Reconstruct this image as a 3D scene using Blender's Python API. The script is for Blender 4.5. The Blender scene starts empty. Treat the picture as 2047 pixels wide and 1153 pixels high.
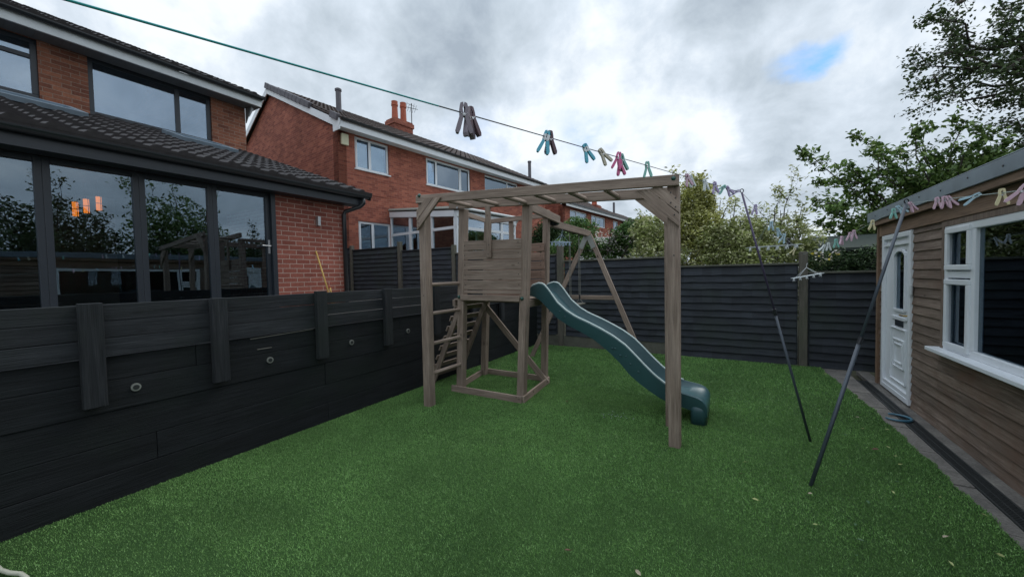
import bpy, bmesh, math, random
import numpy as np
from mathutils import Vector, Matrix
R = math.radians
random.seed(7)
scene = bpy.context.scene
col = scene.collection

# ------------------------------------------------------------------ camera
F_PX, ROLL, YAW, PITCH, CAM_H = 760.0, 0.02, R(30.4537), R(2.0018), 1.62
_f0 = Vector((-math.sin(YAW), math.cos(YAW), 0)); _r = Vector((math.cos(YAW), math.sin(YAW), 0))
_f = _f0 * math.cos(PITCH) - Vector((0, 0, 1)) * math.sin(PITCH)
_u = _f0 * math.sin(PITCH) + Vector((0, 0, 1)) * math.cos(PITCH)
c, s = math.cos(ROLL), math.sin(ROLL)
cr = _r * c - _u * s; cu = _r * s + _u * c
cam = bpy.data.cameras.new('camera'); cam_o = bpy.data.objects.new('camera', cam); col.objects.link(cam_o)
cam_o.matrix_world = Matrix(((cr.x, cu.x, -_f.x, 0), (cr.y, cu.y, -_f.y, 0), (cr.z, cu.z, -_f.z, CAM_H), (0, 0, 0, 1)))
cam.sensor_width = 36; cam.lens = F_PX / 2047 * 36; cam.clip_start = 0.05; cam.clip_end = 3000
scene.camera = cam_o

# ------------------------------------------------------------------ light
scene.view_settings.view_transform = 'Standard'; scene.view_settings.look = 'None'
scene.view_settings.exposure = 0.1; scene.view_settings.gamma = 1
SUN_EL, SUN_AZ = R(48), R(20)          # azimuth from +Y towards +X
sun = bpy.data.lights.new('sun', 'SUN'); sun.energy = 1.0; sun.angle = R(25); sun.color = (1, .96, .9)
so = bpy.data.objects.new('sun', sun); col.objects.link(so)
sd = Vector((math.sin(SUN_AZ) * math.cos(SUN_EL), math.cos(SUN_AZ) * math.cos(SUN_EL), math.sin(SUN_EL)))
so.rotation_euler = sd.to_track_quat('Z', 'Y').to_euler()

class NT:
    def __init__(s, tree): s.t = tree; s.n = tree.nodes; s.l = tree.links
    def add(s, typ, ins=None, **kw):
        n = s.n.new(typ)
        for k, v in kw.items(): setattr(n, k, v)
        for k, v in (ins or {}).items():
            i = n.inputs[k]
            if hasattr(v, 'is_output'): s.l.new(v, i)
            else: i.default_value = v
        return n
    def math(s, op, a, b=0.0, c_=0.0, clamp=False):
        n = s.n.new('ShaderNodeMath'); n.operation = op; n.use_clamp = clamp
        for i, v in enumerate((a, b, c_)):
            if hasattr(v, 'is_output'): s.l.new(v, n.inputs[i])
            else: n.inputs[i].default_value = v
        return n.outputs[0]
    def ramp(s, fac, stops, interp='LINEAR'):
        n = s.n.new('ShaderNodeValToRGB'); n.color_ramp.interpolation = interp
        el = n.color_ramp.elements
        while len(el) < len(stops): el.new(0.5)
        for e, (p, cc) in zip(el, stops):
            e.position = p; e.color = (cc, cc, cc, 1) if isinstance(cc, (int, float)) else (*cc, 1)
        s.l.new(fac, n.inputs[0]); return n.outputs[0]
    def mix(s, fac, a, b, mode='MIX'):
        n = s.n.new('ShaderNodeMix'); n.data_type = 'RGBA'; n.blend_type = mode
        for i, v in ((0, fac), (6, a), (7, b)):
            if hasattr(v, 'is_output'): s.l.new(v, n.inputs[i])
            elif i == 0: n.inputs[i].default_value = v
            else: n.inputs[i].default_value = (*v, 1) if len(v) == 3 else v
        return n.outputs[2]
    def noise(s, vec, scale, detail=4, rough=.55, dist=0.0):
        n = s.n.new('ShaderNodeTexNoise'); n.inputs['Scale'].default_value = scale
        n.inputs['Detail'].default_value = detail; n.inputs['Roughness'].default_value = rough
        n.inputs['Distortion'].default_value = dist
        if vec is not None: s.l.new(vec, n.inputs['Vector'])
        return n

world = bpy.data.worlds.new('World'); scene.world = world; world.use_nodes = True
w = NT(world.node_tree); w.n.clear()
tc = w.add('ShaderNodeTexCoord'); D = tc.outputs['Generated']
sky = w.add('ShaderNodeTexSky', sky_type='NISHITA'); sky.sun_disc = False
sky.sun_elevation = SUN_EL; sky.sun_rotation = SUN_AZ; sky.dust_density = 0.6; sky.air_density = 1.0
sep = w.add('ShaderNodeSeparateXYZ', {0: D})
zz = w.math('ADD', w.math('MAXIMUM', sep.outputs[2], 0.0), 0.22)
px = w.math('DIVIDE', sep.outputs[0], zz); py = w.math('DIVIDE', sep.outputs[1], zz)
P2 = w.add('ShaderNodeCombineXYZ', {0: px, 1: py, 2: 0.37}).outputs[0]
big = w.noise(P2, 0.8, 3, .5, .2).outputs[0]
med = w.noise(w.add('ShaderNodeVectorMath', {0: P2, 1: w.add('ShaderNodeVectorMath', {0: D, 'Scale': 2.2}, operation='SCALE').outputs[0]}, operation='ADD').outputs[0], 1.9, 9, .58, .2).outputs[0]
warp = w.noise(D, 5.0, 6, .6).outputs['Color']
warped = w.add('ShaderNodeVectorMath', {0: D, 1: w.add('ShaderNodeVectorMath', {0: w.add('ShaderNodeVectorMath', {0: warp, 1: (.5, .5, .5)}, operation='SUBTRACT').outputs[0], 'Scale': .22}, operation='SCALE').outputs[0]}, operation='ADD').outputs[0]
def blob(d, r0, r1):      # smooth patch of sky round a direction
    dist = w.add('ShaderNodeVectorMath', {0: warped, 1: d}, operation='DISTANCE').outputs['Value']
    m = w.add('ShaderNodeMapRange', {0: dist, 1: r0, 2: r1, 3: 1.0, 4: 0.0}, interpolation_type='SMOOTHSTEP')
    return m.outputs[0]
bright = w.math('ADD', w.math('MULTIPLY', big, 0.72), w.math('MULTIPLY', med, 0.78))
for d, r0, r1, amt in (((-.25, .88, .40), .0, .20, .20), ((-.10, .93, .34), .0, .18, .18), ((-.065, .92, .387), 0, .15, .06),
                       ((-.82, .343, .458), 0, .2, .10), ((-.62, .72, .30), 0, .22, .12), ((-.45, .84, .31), 0, .14, .12),
                       ((-.54, .672, .54), .05, .30, -.24), ((.025, .85, .50), .0, .35, -.22), ((-.70, .50, .51), 0, .22, -.05),
                       ((.20, .94, .22), 0, .28, -.09), ((.14, .90, .42), 0, .2, .06)):
    bright = w.math('ADD', bright, w.math('MULTIPLY', blob(d, r0, r1), amt))
cloud = w.ramp(bright, [(.46, (.38, .45, .53)), (.61, (.53, .61, .69)), (.76, (.68, .765, .86)), (.92, (.92, .98, 1.04))])
wsub = w.add('ShaderNodeVectorMath', {0: w.add('ShaderNodeVectorMath', {0: warp, 1: (.5, .5, .5)}, operation='SUBTRACT').outputs[0], 'Scale': .13}, operation='SCALE').outputs[0]
hv = w.add('ShaderNodeVectorMath', {0: w.add('ShaderNodeVectorMath', {0: D, 1: wsub}, operation='ADD').outputs[0], 1: (1.0, 1.0, 1.9)}, operation='MULTIPLY').outputs[0]
hd = w.add('ShaderNodeVectorMath', {0: hv, 1: (.130, .915, .384 * 1.9)}, operation='DISTANCE').outputs['Value']
hm = w.add('ShaderNodeMapRange', {0: hd, 1: .025, 2: .075, 3: 1.0, 4: 0.0}, interpolation_type='SMOOTHSTEP').outputs[0]
hole = w.math('MAXIMUM', hm, w.math('MULTIPLY', blob((-.33, .885, .325), .0, .10), .50))
hole = w.math('MAXIMUM', hole, w.math('MULTIPLY', blob((-.56, .76, .33), .0, .12), .35))
hn = w.noise(P2, 5.0, 6, .6).outputs[0]
hole = w.math('MULTIPLY', hole, w.ramp(hn, [(.35, 0.25), (.6, 1.0)]))
blue = w.add('ShaderNodeVectorMath', {0: sky.outputs[0], 1: (.42, .72, 1.0)}, operation='MULTIPLY').outputs[0]
bg_sky = w.add('ShaderNodeBackground', {'Color': blue, 'Strength': 0.15})
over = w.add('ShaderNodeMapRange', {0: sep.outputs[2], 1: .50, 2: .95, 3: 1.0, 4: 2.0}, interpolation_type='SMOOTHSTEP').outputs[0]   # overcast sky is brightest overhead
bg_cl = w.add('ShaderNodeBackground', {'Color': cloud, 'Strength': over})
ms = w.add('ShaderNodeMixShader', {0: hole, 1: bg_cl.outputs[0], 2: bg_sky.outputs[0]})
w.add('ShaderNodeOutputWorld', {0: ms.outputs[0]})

def at(px_, py_, dist=None, **k):
    x = px_ - 1023.5; y = py_ - 576.5
    xr = x * c - y * s; yr = x * s + y * c
    d = _r * xr + _f * F_PX - _u * yr
    o = Vector((0, 0, CAM_H))
    if dist is not None: return o + d * (dist / d.dot(_f0))
    a, v = list(k.items())[0]; i = 'xyz'.index(a)
    return o + d * ((v - o[i]) / d[i])

# ------------------------------------------------------------------ materials
def new_mat(name):
    m = bpy.data.materials.new(name); m.use_nodes = True
    t = NT(m.node_tree); t.n.clear()
    b = t.add('ShaderNodeBsdfPrincipled'); o = t.add('ShaderNodeOutputMaterial', {0: b.outputs[0]})
    t.b = b; t.uv = t.add('ShaderNodeUVMap').outputs[0]; t.obj = t.add('ShaderNodeTexCoord').outputs['Object']
    return m, t
def bump(t, h, strength=.4, dist=.01):
    n = t.add('ShaderNodeBump', {'Strength': strength, 'Distance': dist, 'Height': h}); t.l.new(n.outputs[0], t.b.inputs['Normal'])
def setb(t, color=None, rough=.6, metal=0, spec=.5):
    if color is not None:
        if hasattr(color, 'is_output'): t.l.new(color, t.b.inputs['Base Color'])
        else: t.b.inputs['Base Color'].default_value = (*color, 1)
    if hasattr(rough, 'is_output'): t.l.new(rough, t.b.inputs['Roughness'])
    else: t.b.inputs['Roughness'].default_value = rough
    t.b.inputs['Metallic'].default_value = metal; t.b.inputs['Specular IOR Level'].default_value = spec
def mul(cx, k): return tuple(v * k for v in cx)
def plain(name, colr, rough=.5, metal=0, var=.12, scale=9, bmp=.08):
    m, t = new_mat(name)
    n = t.noise(t.obj, scale, 5, .6).outputs[0]
    setb(t, t.mix(n, mul(colr, 1 - var * 1.6), mul(colr, 1 + var * 1.6)), rough, metal)
    if bmp: bump(t, t.noise(t.obj, scale * 12, 3).outputs[0], bmp, .003)
    return m
def wood(name, ca, cb, knots=.5, rough=.8, dark=.35, gscale=1.0, stain=None, bs=.5):
    """grain runs along V; u,v are metres with a random offset for each board"""
    m, t = new_mat(name)
    mp = t.add('ShaderNodeMapping', {0: t.uv}); mp.inputs['Scale'].default_value = (38 * gscale, 1.6 * gscale, 1)
    g = t.noise(mp.outputs[0], 1.0, 6, .62, .6).outputs[0]
    mp2 = t.add('ShaderNodeMapping', {0: t.uv}); mp2.inputs['Scale'].default_value = (170 * gscale, 3.5, 1)
    fine = t.noise(mp2.outputs[0], 1.0, 3, .6).outputs[0]
    mp3 = t.add('ShaderNodeMapping', {0: t.uv}); mp3.inputs['Scale'].default_value = (5, .9, 1)
    blot = t.noise(mp3.outputs[0], 1.6, 4, .6).outputs[0]
    colr = t.mix(t.ramp(g, [(.3, 0), (.7, 1)]), ca, cb)
    colr = t.mix(t.math('MULTIPLY', t.ramp(blot, [(.35, 1), (.62, 0)]), .55), colr, mul(ca, dark + .25))
    colr = t.mix(t.math('MULTIPLY', t.ramp(fine, [(.36, 1), (.5, 0)]), .5), colr, mul(ca, dark))
    if knots:
        mk = t.add('ShaderNodeMapping', {0: t.uv}); mk.inputs['Scale'].default_value = (8, 3.2, 1)
        v = t.add('ShaderNodeTexVoronoi', {'Vector': mk.outputs[0], 'Scale': 1.0, 'Randomness': 1.0})
        k = t.ramp(v.outputs['Distance'], [(.05, 1), (.15, 0)])
        gate = t.ramp(t.add('ShaderNodeSeparateColor', {0: v.outputs['Color']}).outputs[0], [(.55, 0), (.6, 1)])
        colr = t.mix(t.math('MULTIPLY', t.math('MULTIPLY', k, gate), knots), colr, mul(ca, .22))
    rnd = t.add('ShaderNodeNewGeometry').outputs['Random Per Island']
    colr = t.mix(1.0, colr, t.ramp(rnd, [(0, .78), (1, 1.18)]), 'MULTIPLY')
    if stain:
        sn = t.noise(t.obj, 1.3, 5, .65).outputs[0]
        colr = t.mix(t.math('MULTIPLY', t.ramp(sn, [(.48, 0), (.68, 1)]), .7), colr, stain)
    setb(t, colr, rough, 0, .3)
    h = t.math('ADD', t.math('MULTIPLY', g, .6), t.math('MULTIPLY', fine, .5))
    bump(t, h, bs, .006)
    return m
def brick(name, c1, c2, mortar, bright=1.0, msize=.011, blotch=.25, bs=.6):
    m, t = new_mat(name)
    b = t.add('ShaderNodeTexBrick', {'Vector': t.uv, 'Color1': (*c1, 1), 'Color2': (*c2, 1), 'Mortar': (*mortar, 1), 'Scale': 1.0,
              'Mortar Size': msize / 2, 'Mortar Smooth': .25, 'Bias': 0.0, 'Brick Width': .225, 'Row Height': .075})
    n = t.noise(t.obj, .9, 6, .65).outputs[0]; n2 = t.noise(t.obj, 45, 4, .6).outputs[0]
    colr = t.mix(1.0, b.outputs[0], t.ramp(n, [(.3, 1 - blotch), (.7, 1 + blotch)]), 'MULTIPLY')
    colr = t.mix(1.0, colr, t.ramp(n2, [(.25, .75), (.75, 1.2)]), 'MULTIPLY')
    setb(t, colr, .88, 0, .25)
    h = t.math('ADD', t.math('MULTIPLY', b.outputs['Fac'], -.8), t.math('MULTIPLY', n2, .35))
    bump(t, h, bs, .008)
    return m
def glass(name, refl=.12, tint=(.75, .8, .8), rough=0.0, fk=1.0):
    m, t = new_mat(name)
    tr = t.add('ShaderNodeBsdfTransparent', {0: (*tint, 1)})
    gl = t.add('ShaderNodeBsdfGlossy', {'Color': (.72, .86, 1, 1), 'Roughness': rough})
    lw = t.add('ShaderNodeFresnel', {'IOR': 1.45}).outputs[0]
    # pane waviness of real double glazing
    bn = t.add('ShaderNodeBump', {'Strength': .05, 'Distance': .02, 'Height': t.noise(t.obj, 1.3, 2).outputs[0]})
    t.l.new(bn.outputs[0], gl.inputs['Normal'])
    fac = t.math('ADD', t.math('MULTIPLY', lw, fk), refl, clamp=True)
    mx = t.add('ShaderNodeMixShader', {0: fac, 1: tr.outputs[0], 2: gl.outputs[0]})
    out = [n for n in t.n if n.type == 'OUTPUT_MATERIAL'][0]; t.l.new(mx.outputs[0], out.inputs[0])
    return m
def leafmat(name, cols, rough=.55, trans=.25):
    m, t = new_mat(name)
    rnd = t.add('ShaderNodeNewGeometry').outputs['Random Per Island']
    colr = t.ramp(rnd, [(i / max(1, len(cols) - 1), cc) for i, cc in enumerate(cols)])
    n = t.noise(t.obj, 1.1, 3).outputs[0]
    colr = t.mix(1.0, colr, t.ramp(n, [(.3, .75), (.7, 1.35)]), 'MULTIPLY')
    setb(t, colr, rough, 0, .35)
    ts = t.add('ShaderNodeBsdfTranslucent', {0: colr})
    mx = t.add('ShaderNodeMixShader', {0: trans, 1: t.b.outputs[0], 2: ts.outputs[0]})
    out = [n_ for n_ in t.n if n_.type == 'OUTPUT_MATERIAL'][0]; t.l.new(mx.outputs[0], out.inputs[0])
    return m
def emis(name, colr, st):
    m, t = new_mat(name); setb(t, colr, .5)
    t.b.inputs['Emission Color'].default_value = (*colr, 1); t.b.inputs['Emission Strength'].default_value = st
    return m

M = {}
M['play'] = wood('weathered_grey_brown_timber', (.25, .185, .145), (.43, .345, .285), 1.0)
M['play_warm'] = wood('weathered_brown_timber', (.25, .165, .125), (.42, .295, .23), 1.0)
M['char'] = wood('charcoal_stained_timber', (.006, .008, .010), (.017, .020, .023), .25, .82, .3, stain=(.008, .013, .011), bs=1.0)
M['charup'] = wood('charcoal_stained_board', (.014, .017, .021), (.040, .044, .050), .4, .82, .3, stain=(.017, .023, .020), bs=1.0)
M['fence'] = wood('slate_grey_painted_lap_boards', (.025, .030, .038), (.049, .056, .069), .3, .75, .4, stain=(.03, .04, .036), bs=.8)
M['fencetop'] = wood('greenish_grey_timber', (.10, .105, .085), (.17, .165, .135), .3)
M['fpost'] = wood('greenish_weathered_post', (.115, .108, .088), (.18, .165, .138), .3, stain=(.09, .10, .065))
M['grav'] = plain('mossy_concrete', (.105, .105, .085), .95, var=.35, scale=6, bmp=.5)
M['clad'] = wood('brown_shiplap_cladding', (.145, .103, .078), (.285, .222, .18), .95, .8, .35, stain=(.13, .075, .05), bs=.8)
M['cladtop'] = wood('amber_brown_fascia_board', (.20, .125, .08), (.33, .22, .15), .7, .7)
M['brickA'] = brick('red_brick_pale_mortar', (.22, .068, .05), (.30, .10, .072), (.42, .295, .245), msize=.013)
M['brickB'] = brick('orange_brown_brick', (.135, .050, .033), (.265, .108, .064), (.23, .16, .125), msize=.012, blotch=.3)
M['brickC'] = brick('red_brick_matching_mortar', (.20, .060, .043), (.36, .122, .078), (.30, .165, .125), msize=.009, blotch=.22)
M['tile'] = plain('dark_concrete_tile', (.034, .030, .031), .75, var=.45, scale=14, bmp=.5)
M['tileC'] = plain('brown_concrete_tile', (.062, .044, .038), .8, var=.35, scale=9, bmp=.5)
M['ridge'] = plain('grey_ridge_tile', (.12, .115, .13), .8, var=.3, scale=5)
M['anth'] = plain('anthracite_frame', (.019, .025, .033), .4, var=.1)
M['black'] = plain('black_plastic', (.012, .014, .017), .4, var=.1)
M['blackgl'] = plain('black_gutter_plastic', (.014, .017, .020), .3, var=.1)
M['white'] = plain('white_upvc', (.70, .73, .76), .35, var=.05, scale=4, bmp=0)
M['whiteD'] = plain('weathered_white_upvc', (.58, .61, .62), .45, var=.12, scale=5)
M['soffit'] = plain('grey_soffit_board', (.16, .165, .17), .7)
M['render'] = plain('white_render', (.68, .68, .66), .9, var=.1)
M['glassA'] = glass('dark_bifold_glass', .13, (.55, .62, .62))
M['glassU'] = glass('upstairs_glass', .27, (.6, .65, .7))
M['glassC'] = glass('coated_window_glass', .22, (.6, .7, .75))
M['glassS'] = glass('garden_room_glass', .05, (.55, .62, .6))
M['glassK'] = glass('conservatory_glass', .03, (.6, .64, .62), 0.0, .35)
M['blind'] = plain('pale_blue_blind', (.50, .66, .76), .8, var=.06)
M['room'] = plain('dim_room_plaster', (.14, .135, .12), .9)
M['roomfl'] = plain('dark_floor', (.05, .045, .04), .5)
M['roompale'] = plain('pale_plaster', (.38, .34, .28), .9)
M['felt'] = plain('grey_roof_felt', (.06, .07, .075), .8)
M['flash'] = plain('blue_grey_metal_trim', (.16, .205, .245), .40, .15, var=.3, scale=3)
M['slide'] = None
M['green'] = plain('green_plastic_cap', (.022, .085, .068), .35)
M['rope'] = plain('grey_rope', (.17, .17, .155), .9)
M['steel'] = plain('steel', (.45, .46, .47), .35, .8)
M['dullsteel'] = plain('dull_steel', (.28, .29, .27), .5, .4)
M['brass'] = plain('brass', (.55, .38, .14), .3, .9)
M['prop'] = plain('grey_coated_pole', (.058, .072, .092), .42, .1, var=.2, scale=3)
M['propv'] = plain('violet_grey_pole', (.075, .058, .115), .42, .1, var=.2, scale=3)
M['terra'] = plain('terracotta', (.38, .10, .055), .8, var=.25)
M['bark'] = plain('bark', (.055, .045, .037), .95, var=.35, scale=6, bmp=.5)
M['drain'] = plain('black_drain_grate', (.022, .025, .026), .5)
M['yellow'] = plain('yellow_handle', (.55, .36, .10), .6)
M['blueplastic'] = plain('blue_plastic', (.05, .14, .20), .35)
M['roofgreen'] = plain('green_felt_roof', (.022, .034, .026), .9, var=.3)
M['amber'] = emis('amber_lamp_glass', (1.0, .22, .02), 2.6)

m, t = new_mat('green_slide_plastic')
n = t.noise(t.obj, 6, 5).outputs[0]; n2 = t.noise(t.obj, 120, 3).outputs[0]
setb(t, t.mix(n, (.022, .066, .076), (.038, .098, .110)), t.ramp(n, [(.3, .42), (.7, .30)]), 0, .5)
bump(t, n2, .06, .002); M['slide'] = m
m, t = new_mat('pale_slide_rim'); setb(t, t.mix(t.noise(t.obj, 10, 4).outputs[0], (.40, .50, .49), (.62, .70, .68)), .6); M['rim'] = m  # rim tone paler than the slide body

m, t = new_mat('turf_backing')
n = t.noise(t.obj, 1.2, 5, .6).outputs[0]; n2 = t.noise(t.obj, 160, 4, .7).outputs[0]
cc = t.mix(t.ramp(n, [(.3, 0), (.7, 1)]), (.034, .085, .022), (.055, .125, .033))
setb(t, t.mix(1.0, cc, t.ramp(n2, [(.3, .45), (.7, 1.4)]), 'MULTIPLY'), .9, 0, .2); bump(t, n2, 1.0, .02); M['turf'] = m
m, t = new_mat('turf_fibre')
rnd = t.add('ShaderNodeNewGeometry').outputs['Random Per Island']
n = t.noise(t.obj, .9, 6, .7, .4).outputs[0]
cc = t.ramp(rnd, [(0, (.085, .190, .052)), (.35, (.138, .285, .074)), (.80, (.19, .365, .105)), (1, (.25, .40, .15))])
setb(t, t.mix(1.0, cc, t.ramp(n, [(.34, .66), (.66, 1.22)]), 'MULTIPLY'), .55, 0, .3); M['fibre'] = m
m, t = new_mat('earth'); n = t.noise(t.obj, .7, 8, .65).outputs[0]
setb(t, t.mix(n, (.035, .05, .02), (.09, .08, .05)), .95); bump(t, n, .6, .05); M['earth'] = m
m, t = new_mat('worn_concrete_slab')
n = t.noise(t.obj, 3, 8, .7).outputs[0]; n2 = t.noise(t.obj, 60, 5, .7).outputs[0]
cc = t.mix(t.ramp(n, [(.35, 0), (.65, 1)]), (.10, .092, .085), (.20, .185, .165))
setb(t, t.mix(1.0, cc, t.ramp(n2, [(.3, .6), (.7, 1.25)]), 'MULTIPLY'), .9); bump(t, n2, .7, .01); M['slab'] = m
m, t = new_mat('patio_stone'); n = t.noise(t.obj, 3, 8, .7).outputs[0]; setb(t, t.mix(n, (.14, .135, .13), (.22, .21, .2)), .9); M['patio'] = m

# ------------------------------------------------------------------ mesh builder
V = Vector
class MB:
    def __init__(s, grain=True): s.v = []; s.f = []; s.uv = []; s.mi = []; s.grain = grain
    def hexa(s, o, a, b, cv, mi=0, grain=None):
        o, a, b, cv = V(o), V(a), V(b), V(cv)
        if a.cross(b).dot(cv) < 0: a, b = b, a
        i = len(s.v); s.v += [o, o + a, o + a + b, o + b, o + cv, o + a + cv, o + a + b + cv, o + b + cv]
        gr = s.grain if grain is None else grain
        L = {0: a.length, 1: b.length, 2: cv.length}
        ou, ov = (random.uniform(0, 50), random.uniform(0, 50)) if gr else (0, 0)
        pos = [(0, 0, 0), (1, 0, 0), (1, 1, 0), (0, 1, 0), (0, 0, 1), (1, 0, 1), (1, 1, 1), (0, 1, 1)]
        big_ax = max(L, key=L.get)
        for idx in ((3, 2, 1, 0), (4, 5, 6, 7), (0, 1, 5, 4), (1, 2, 6, 5), (2, 3, 7, 6), (3, 0, 4, 7)):
            s.f.append([i + k for k in idx]); s.mi.append(mi)
            if gr:
                ax = [k for k in range(3) if len({pos[q][k] for q in idx}) > 1]
                vax = big_ax if big_ax in ax else ax[0]; uax = [k for k in ax if k != vax][0]
                for q in idx: s.uv.append((ou + pos[q][uax] * L[uax] + .13 * (idx[0] % 3), ov + pos[q][vax] * L[vax]))
            else:
                p = [s.v[i + k] for k in idx]; nn = (p[1] - p[0]).cross(p[2] - p[0])
                if nn.length > 0: nn.normalize()
                if abs(nn.z) > .7:
                    for q in p: s.uv.append((q.x, q.y))
                else:
                    tt = V((-nn.y, nn.x, 0)); tt.normalize()
                    for q in p: s.uv.append((q.dot(tt), q.z))
        return s
    def box(s, x0, x1, y0, y1, z0, z1, **k):
        return s.hexa((x0, y0, z0), (x1 - x0, 0, 0), (0, y1 - y0, 0), (0, 0, z1 - z0), **k)
    def bar(s, p, q, wd, ht, up=(0, 0, 1), **k):
        p, q = V(p), V(q); d = (q - p); x = d.cross(V(up))
        if x.length < 1e-6: x = V((1, 0, 0))
        x.normalize(); z = x.cross(d).normalized()
        return s.hexa(p - x * wd / 2 - z * ht / 2, d, x * wd, z * ht, **k)
    def poly(s, pts, mi=0, uv=None):
        i = len(s.v); s.v += [V(p) for p in pts]; s.f.append(list(range(i, i + len(pts)))); s.mi.append(mi)
        p = [V(q) for q in pts]; nn = (p[1] - p[0]).cross(p[2] - p[0]).normalized()
        for k, q in enumerate(p):
            if uv: s.uv.append(uv[k])
            elif abs(nn.z) > .7: s.uv.append((q.x, q.y))
            else:
                tt = V((-nn.y, nn.x, 0)).normalized(); s.uv.append((q.dot(tt), q.z))
        return s
    def prism(s, pts, ext, mi=0):     # polygon extruded by a vector
        pts = [V(p) for p in pts]; e = V(ext); n_ = len(pts)
        nn = V((0, 0, 0))
        for a in range(n_): nn += pts[a].cross(pts[(a + 1) % n_])
        if nn.dot(e) > 0: pts = pts[::-1]
        s.poly(pts, mi); s.poly([p + e for p in pts[::-1]], mi)
        for a in range(n_):
            b = (a + 1) % n_; s.poly([pts[b], pts[a], pts[a] + e, pts[b] + e], mi)
        return s
    def tube(s, pts, rad, seg=8, mi=0, caps=True):
        pts = [V(p) for p in pts]; n_ = len(pts)
        rs = rad if isinstance(rad, (list, tuple)) else [rad] * n_
        i0 = len(s.v); px_ = None; acc = 0; vs = []
        for k, p in enumerate(pts):
            d = (pts[min(k + 1, n_ - 1)] - pts[max(k - 1, 0)]).normalized()
            if px_ is None: px_ = d.cross(V((0, 0, 1)) if abs(d.z) < .95 else V((1, 0, 0))).normalized()
            else: px_ = (px_ - d * px_.dot(d)).normalized()
            pz = d.cross(px_)
            if k: acc += (p - pts[k - 1]).length
            vs.append(acc)
            for a in range(seg):
                an = 2 * math.pi * a / seg; s.v.append(p + (px_ * math.cos(an) + pz * math.sin(an)) * rs[k])
        ou = random.uniform(0, 40) if s.grain else 0
        for k in range(n_ - 1):
            for a in range(seg):
                b = (a + 1) % seg
                s.f.append([i0 + k * seg + a, i0 + k * seg + b, i0 + (k + 1) * seg + b, i0 + (k + 1) * seg + a]); s.mi.append(mi)
                w_ = 2 * math.pi * rs[k] / seg
                s.uv += [(ou + a * w_, ou + vs[k]), (ou + (a + 1) * w_, ou + vs[k]), (ou + (a + 1) * w_, ou + vs[k + 1]), (ou + a * w_, ou + vs[k + 1])]
        if caps:
            for k, rev in ((0, False), (n_ - 1, True)):
                idx = [i0 + k * seg + a for a in range(seg)]
                s.f.append(idx[::-1] if not rev else idx); s.mi.append(mi); s.uv += [(0, 0)] * seg
        return s
    def build(s, name, mats, parent=None, smooth=False, bevel=0, seg=2):
        me = bpy.data.meshes.new(name); me.from_pydata([tuple(v) for v in s.v], [], s.f)
        uvl = me.uv_layers.new(name='UVMap'); uvl.data.foreach_set('uv', [x for p in s.uv for x in p])
        for m_ in (mats if isinstance(mats, (list, tuple)) else [mats]): me.materials.append(m_)
        if any(s.mi): me.polygons.foreach_set('material_index', s.mi)
        if smooth: me.shade_smooth() if hasattr(me, 'shade_smooth') else me.polygons.foreach_set('use_smooth', [True] * len(me.polygons))
        me.update()
        o = bpy.data.objects.new(name, me); col.objects.link(o)
        if parent: o.parent = parent; o.matrix_parent_inverse = parent.matrix_world.inverted() if False else Matrix.Translation(-parent.location) if parent.type == 'EMPTY' and parent.parent is None else Matrix()
        if bevel:
            b = o.modifiers.new('bevel', 'BEVEL'); b.width = bevel; b.segments = seg; b.limit_method = 'ANGLE'
        return o
def tag(o, label=None, cat=None, group=None, kind=None):
    for k, v in (('label', label), ('category', cat), ('group', group), ('kind', kind)):
        if v: o[k] = v
    return o
def empty(name, loc, label, cat, group=None):
    o = bpy.data.objects.new(name, None); o.location = loc; o.empty_display_size = .2; col.objects.link(o)
    return tag(o, label, cat, group)
def copy_tree(o, parent=None):
    c_ = o.copy(); col.objects.link(c_); c_.parent = parent
    for ch in o.children: copy_tree(ch, c_)
    return c_

class Fr:   # facade frame: s along, d outwards, z up
    def __init__(f, o, u, n): f.o = V(o); f.u = V(u).normalized(); f.n = V(n).normalized()
    def p(f, s_, d, z): return f.o + f.u * s_ + f.n * d + V((0, 0, z))
    def box(f, mb, s0, s1, d0, d1, z0, z1, **k):
        return mb.hexa(f.p(s0, d0, z0), f.u * (s1 - s0), f.n * (d1 - d0), V((0, 0, z1 - z0)), **k)
def wall_open(mb, f, s0, s1, z0, z1, th, ops):
    ss = sorted({s0, s1, *[v for o in ops for v in o[:2] if s0 < v < s1]})
    for a, b in zip(ss, ss[1:]):
        cuts = sorted([(o[2], o[3]) for o in ops if o[0] <= a + 1e-6 and o[1] >= b - 1e-6])
        z = z0
        for c0, c1 in cuts:
            if c0 > z: f.box(mb, a, b, -th, 0, z, c0)
            z = c1
        if z < z1: f.box(mb, a, b, -th, 0, z, z1)
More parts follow.
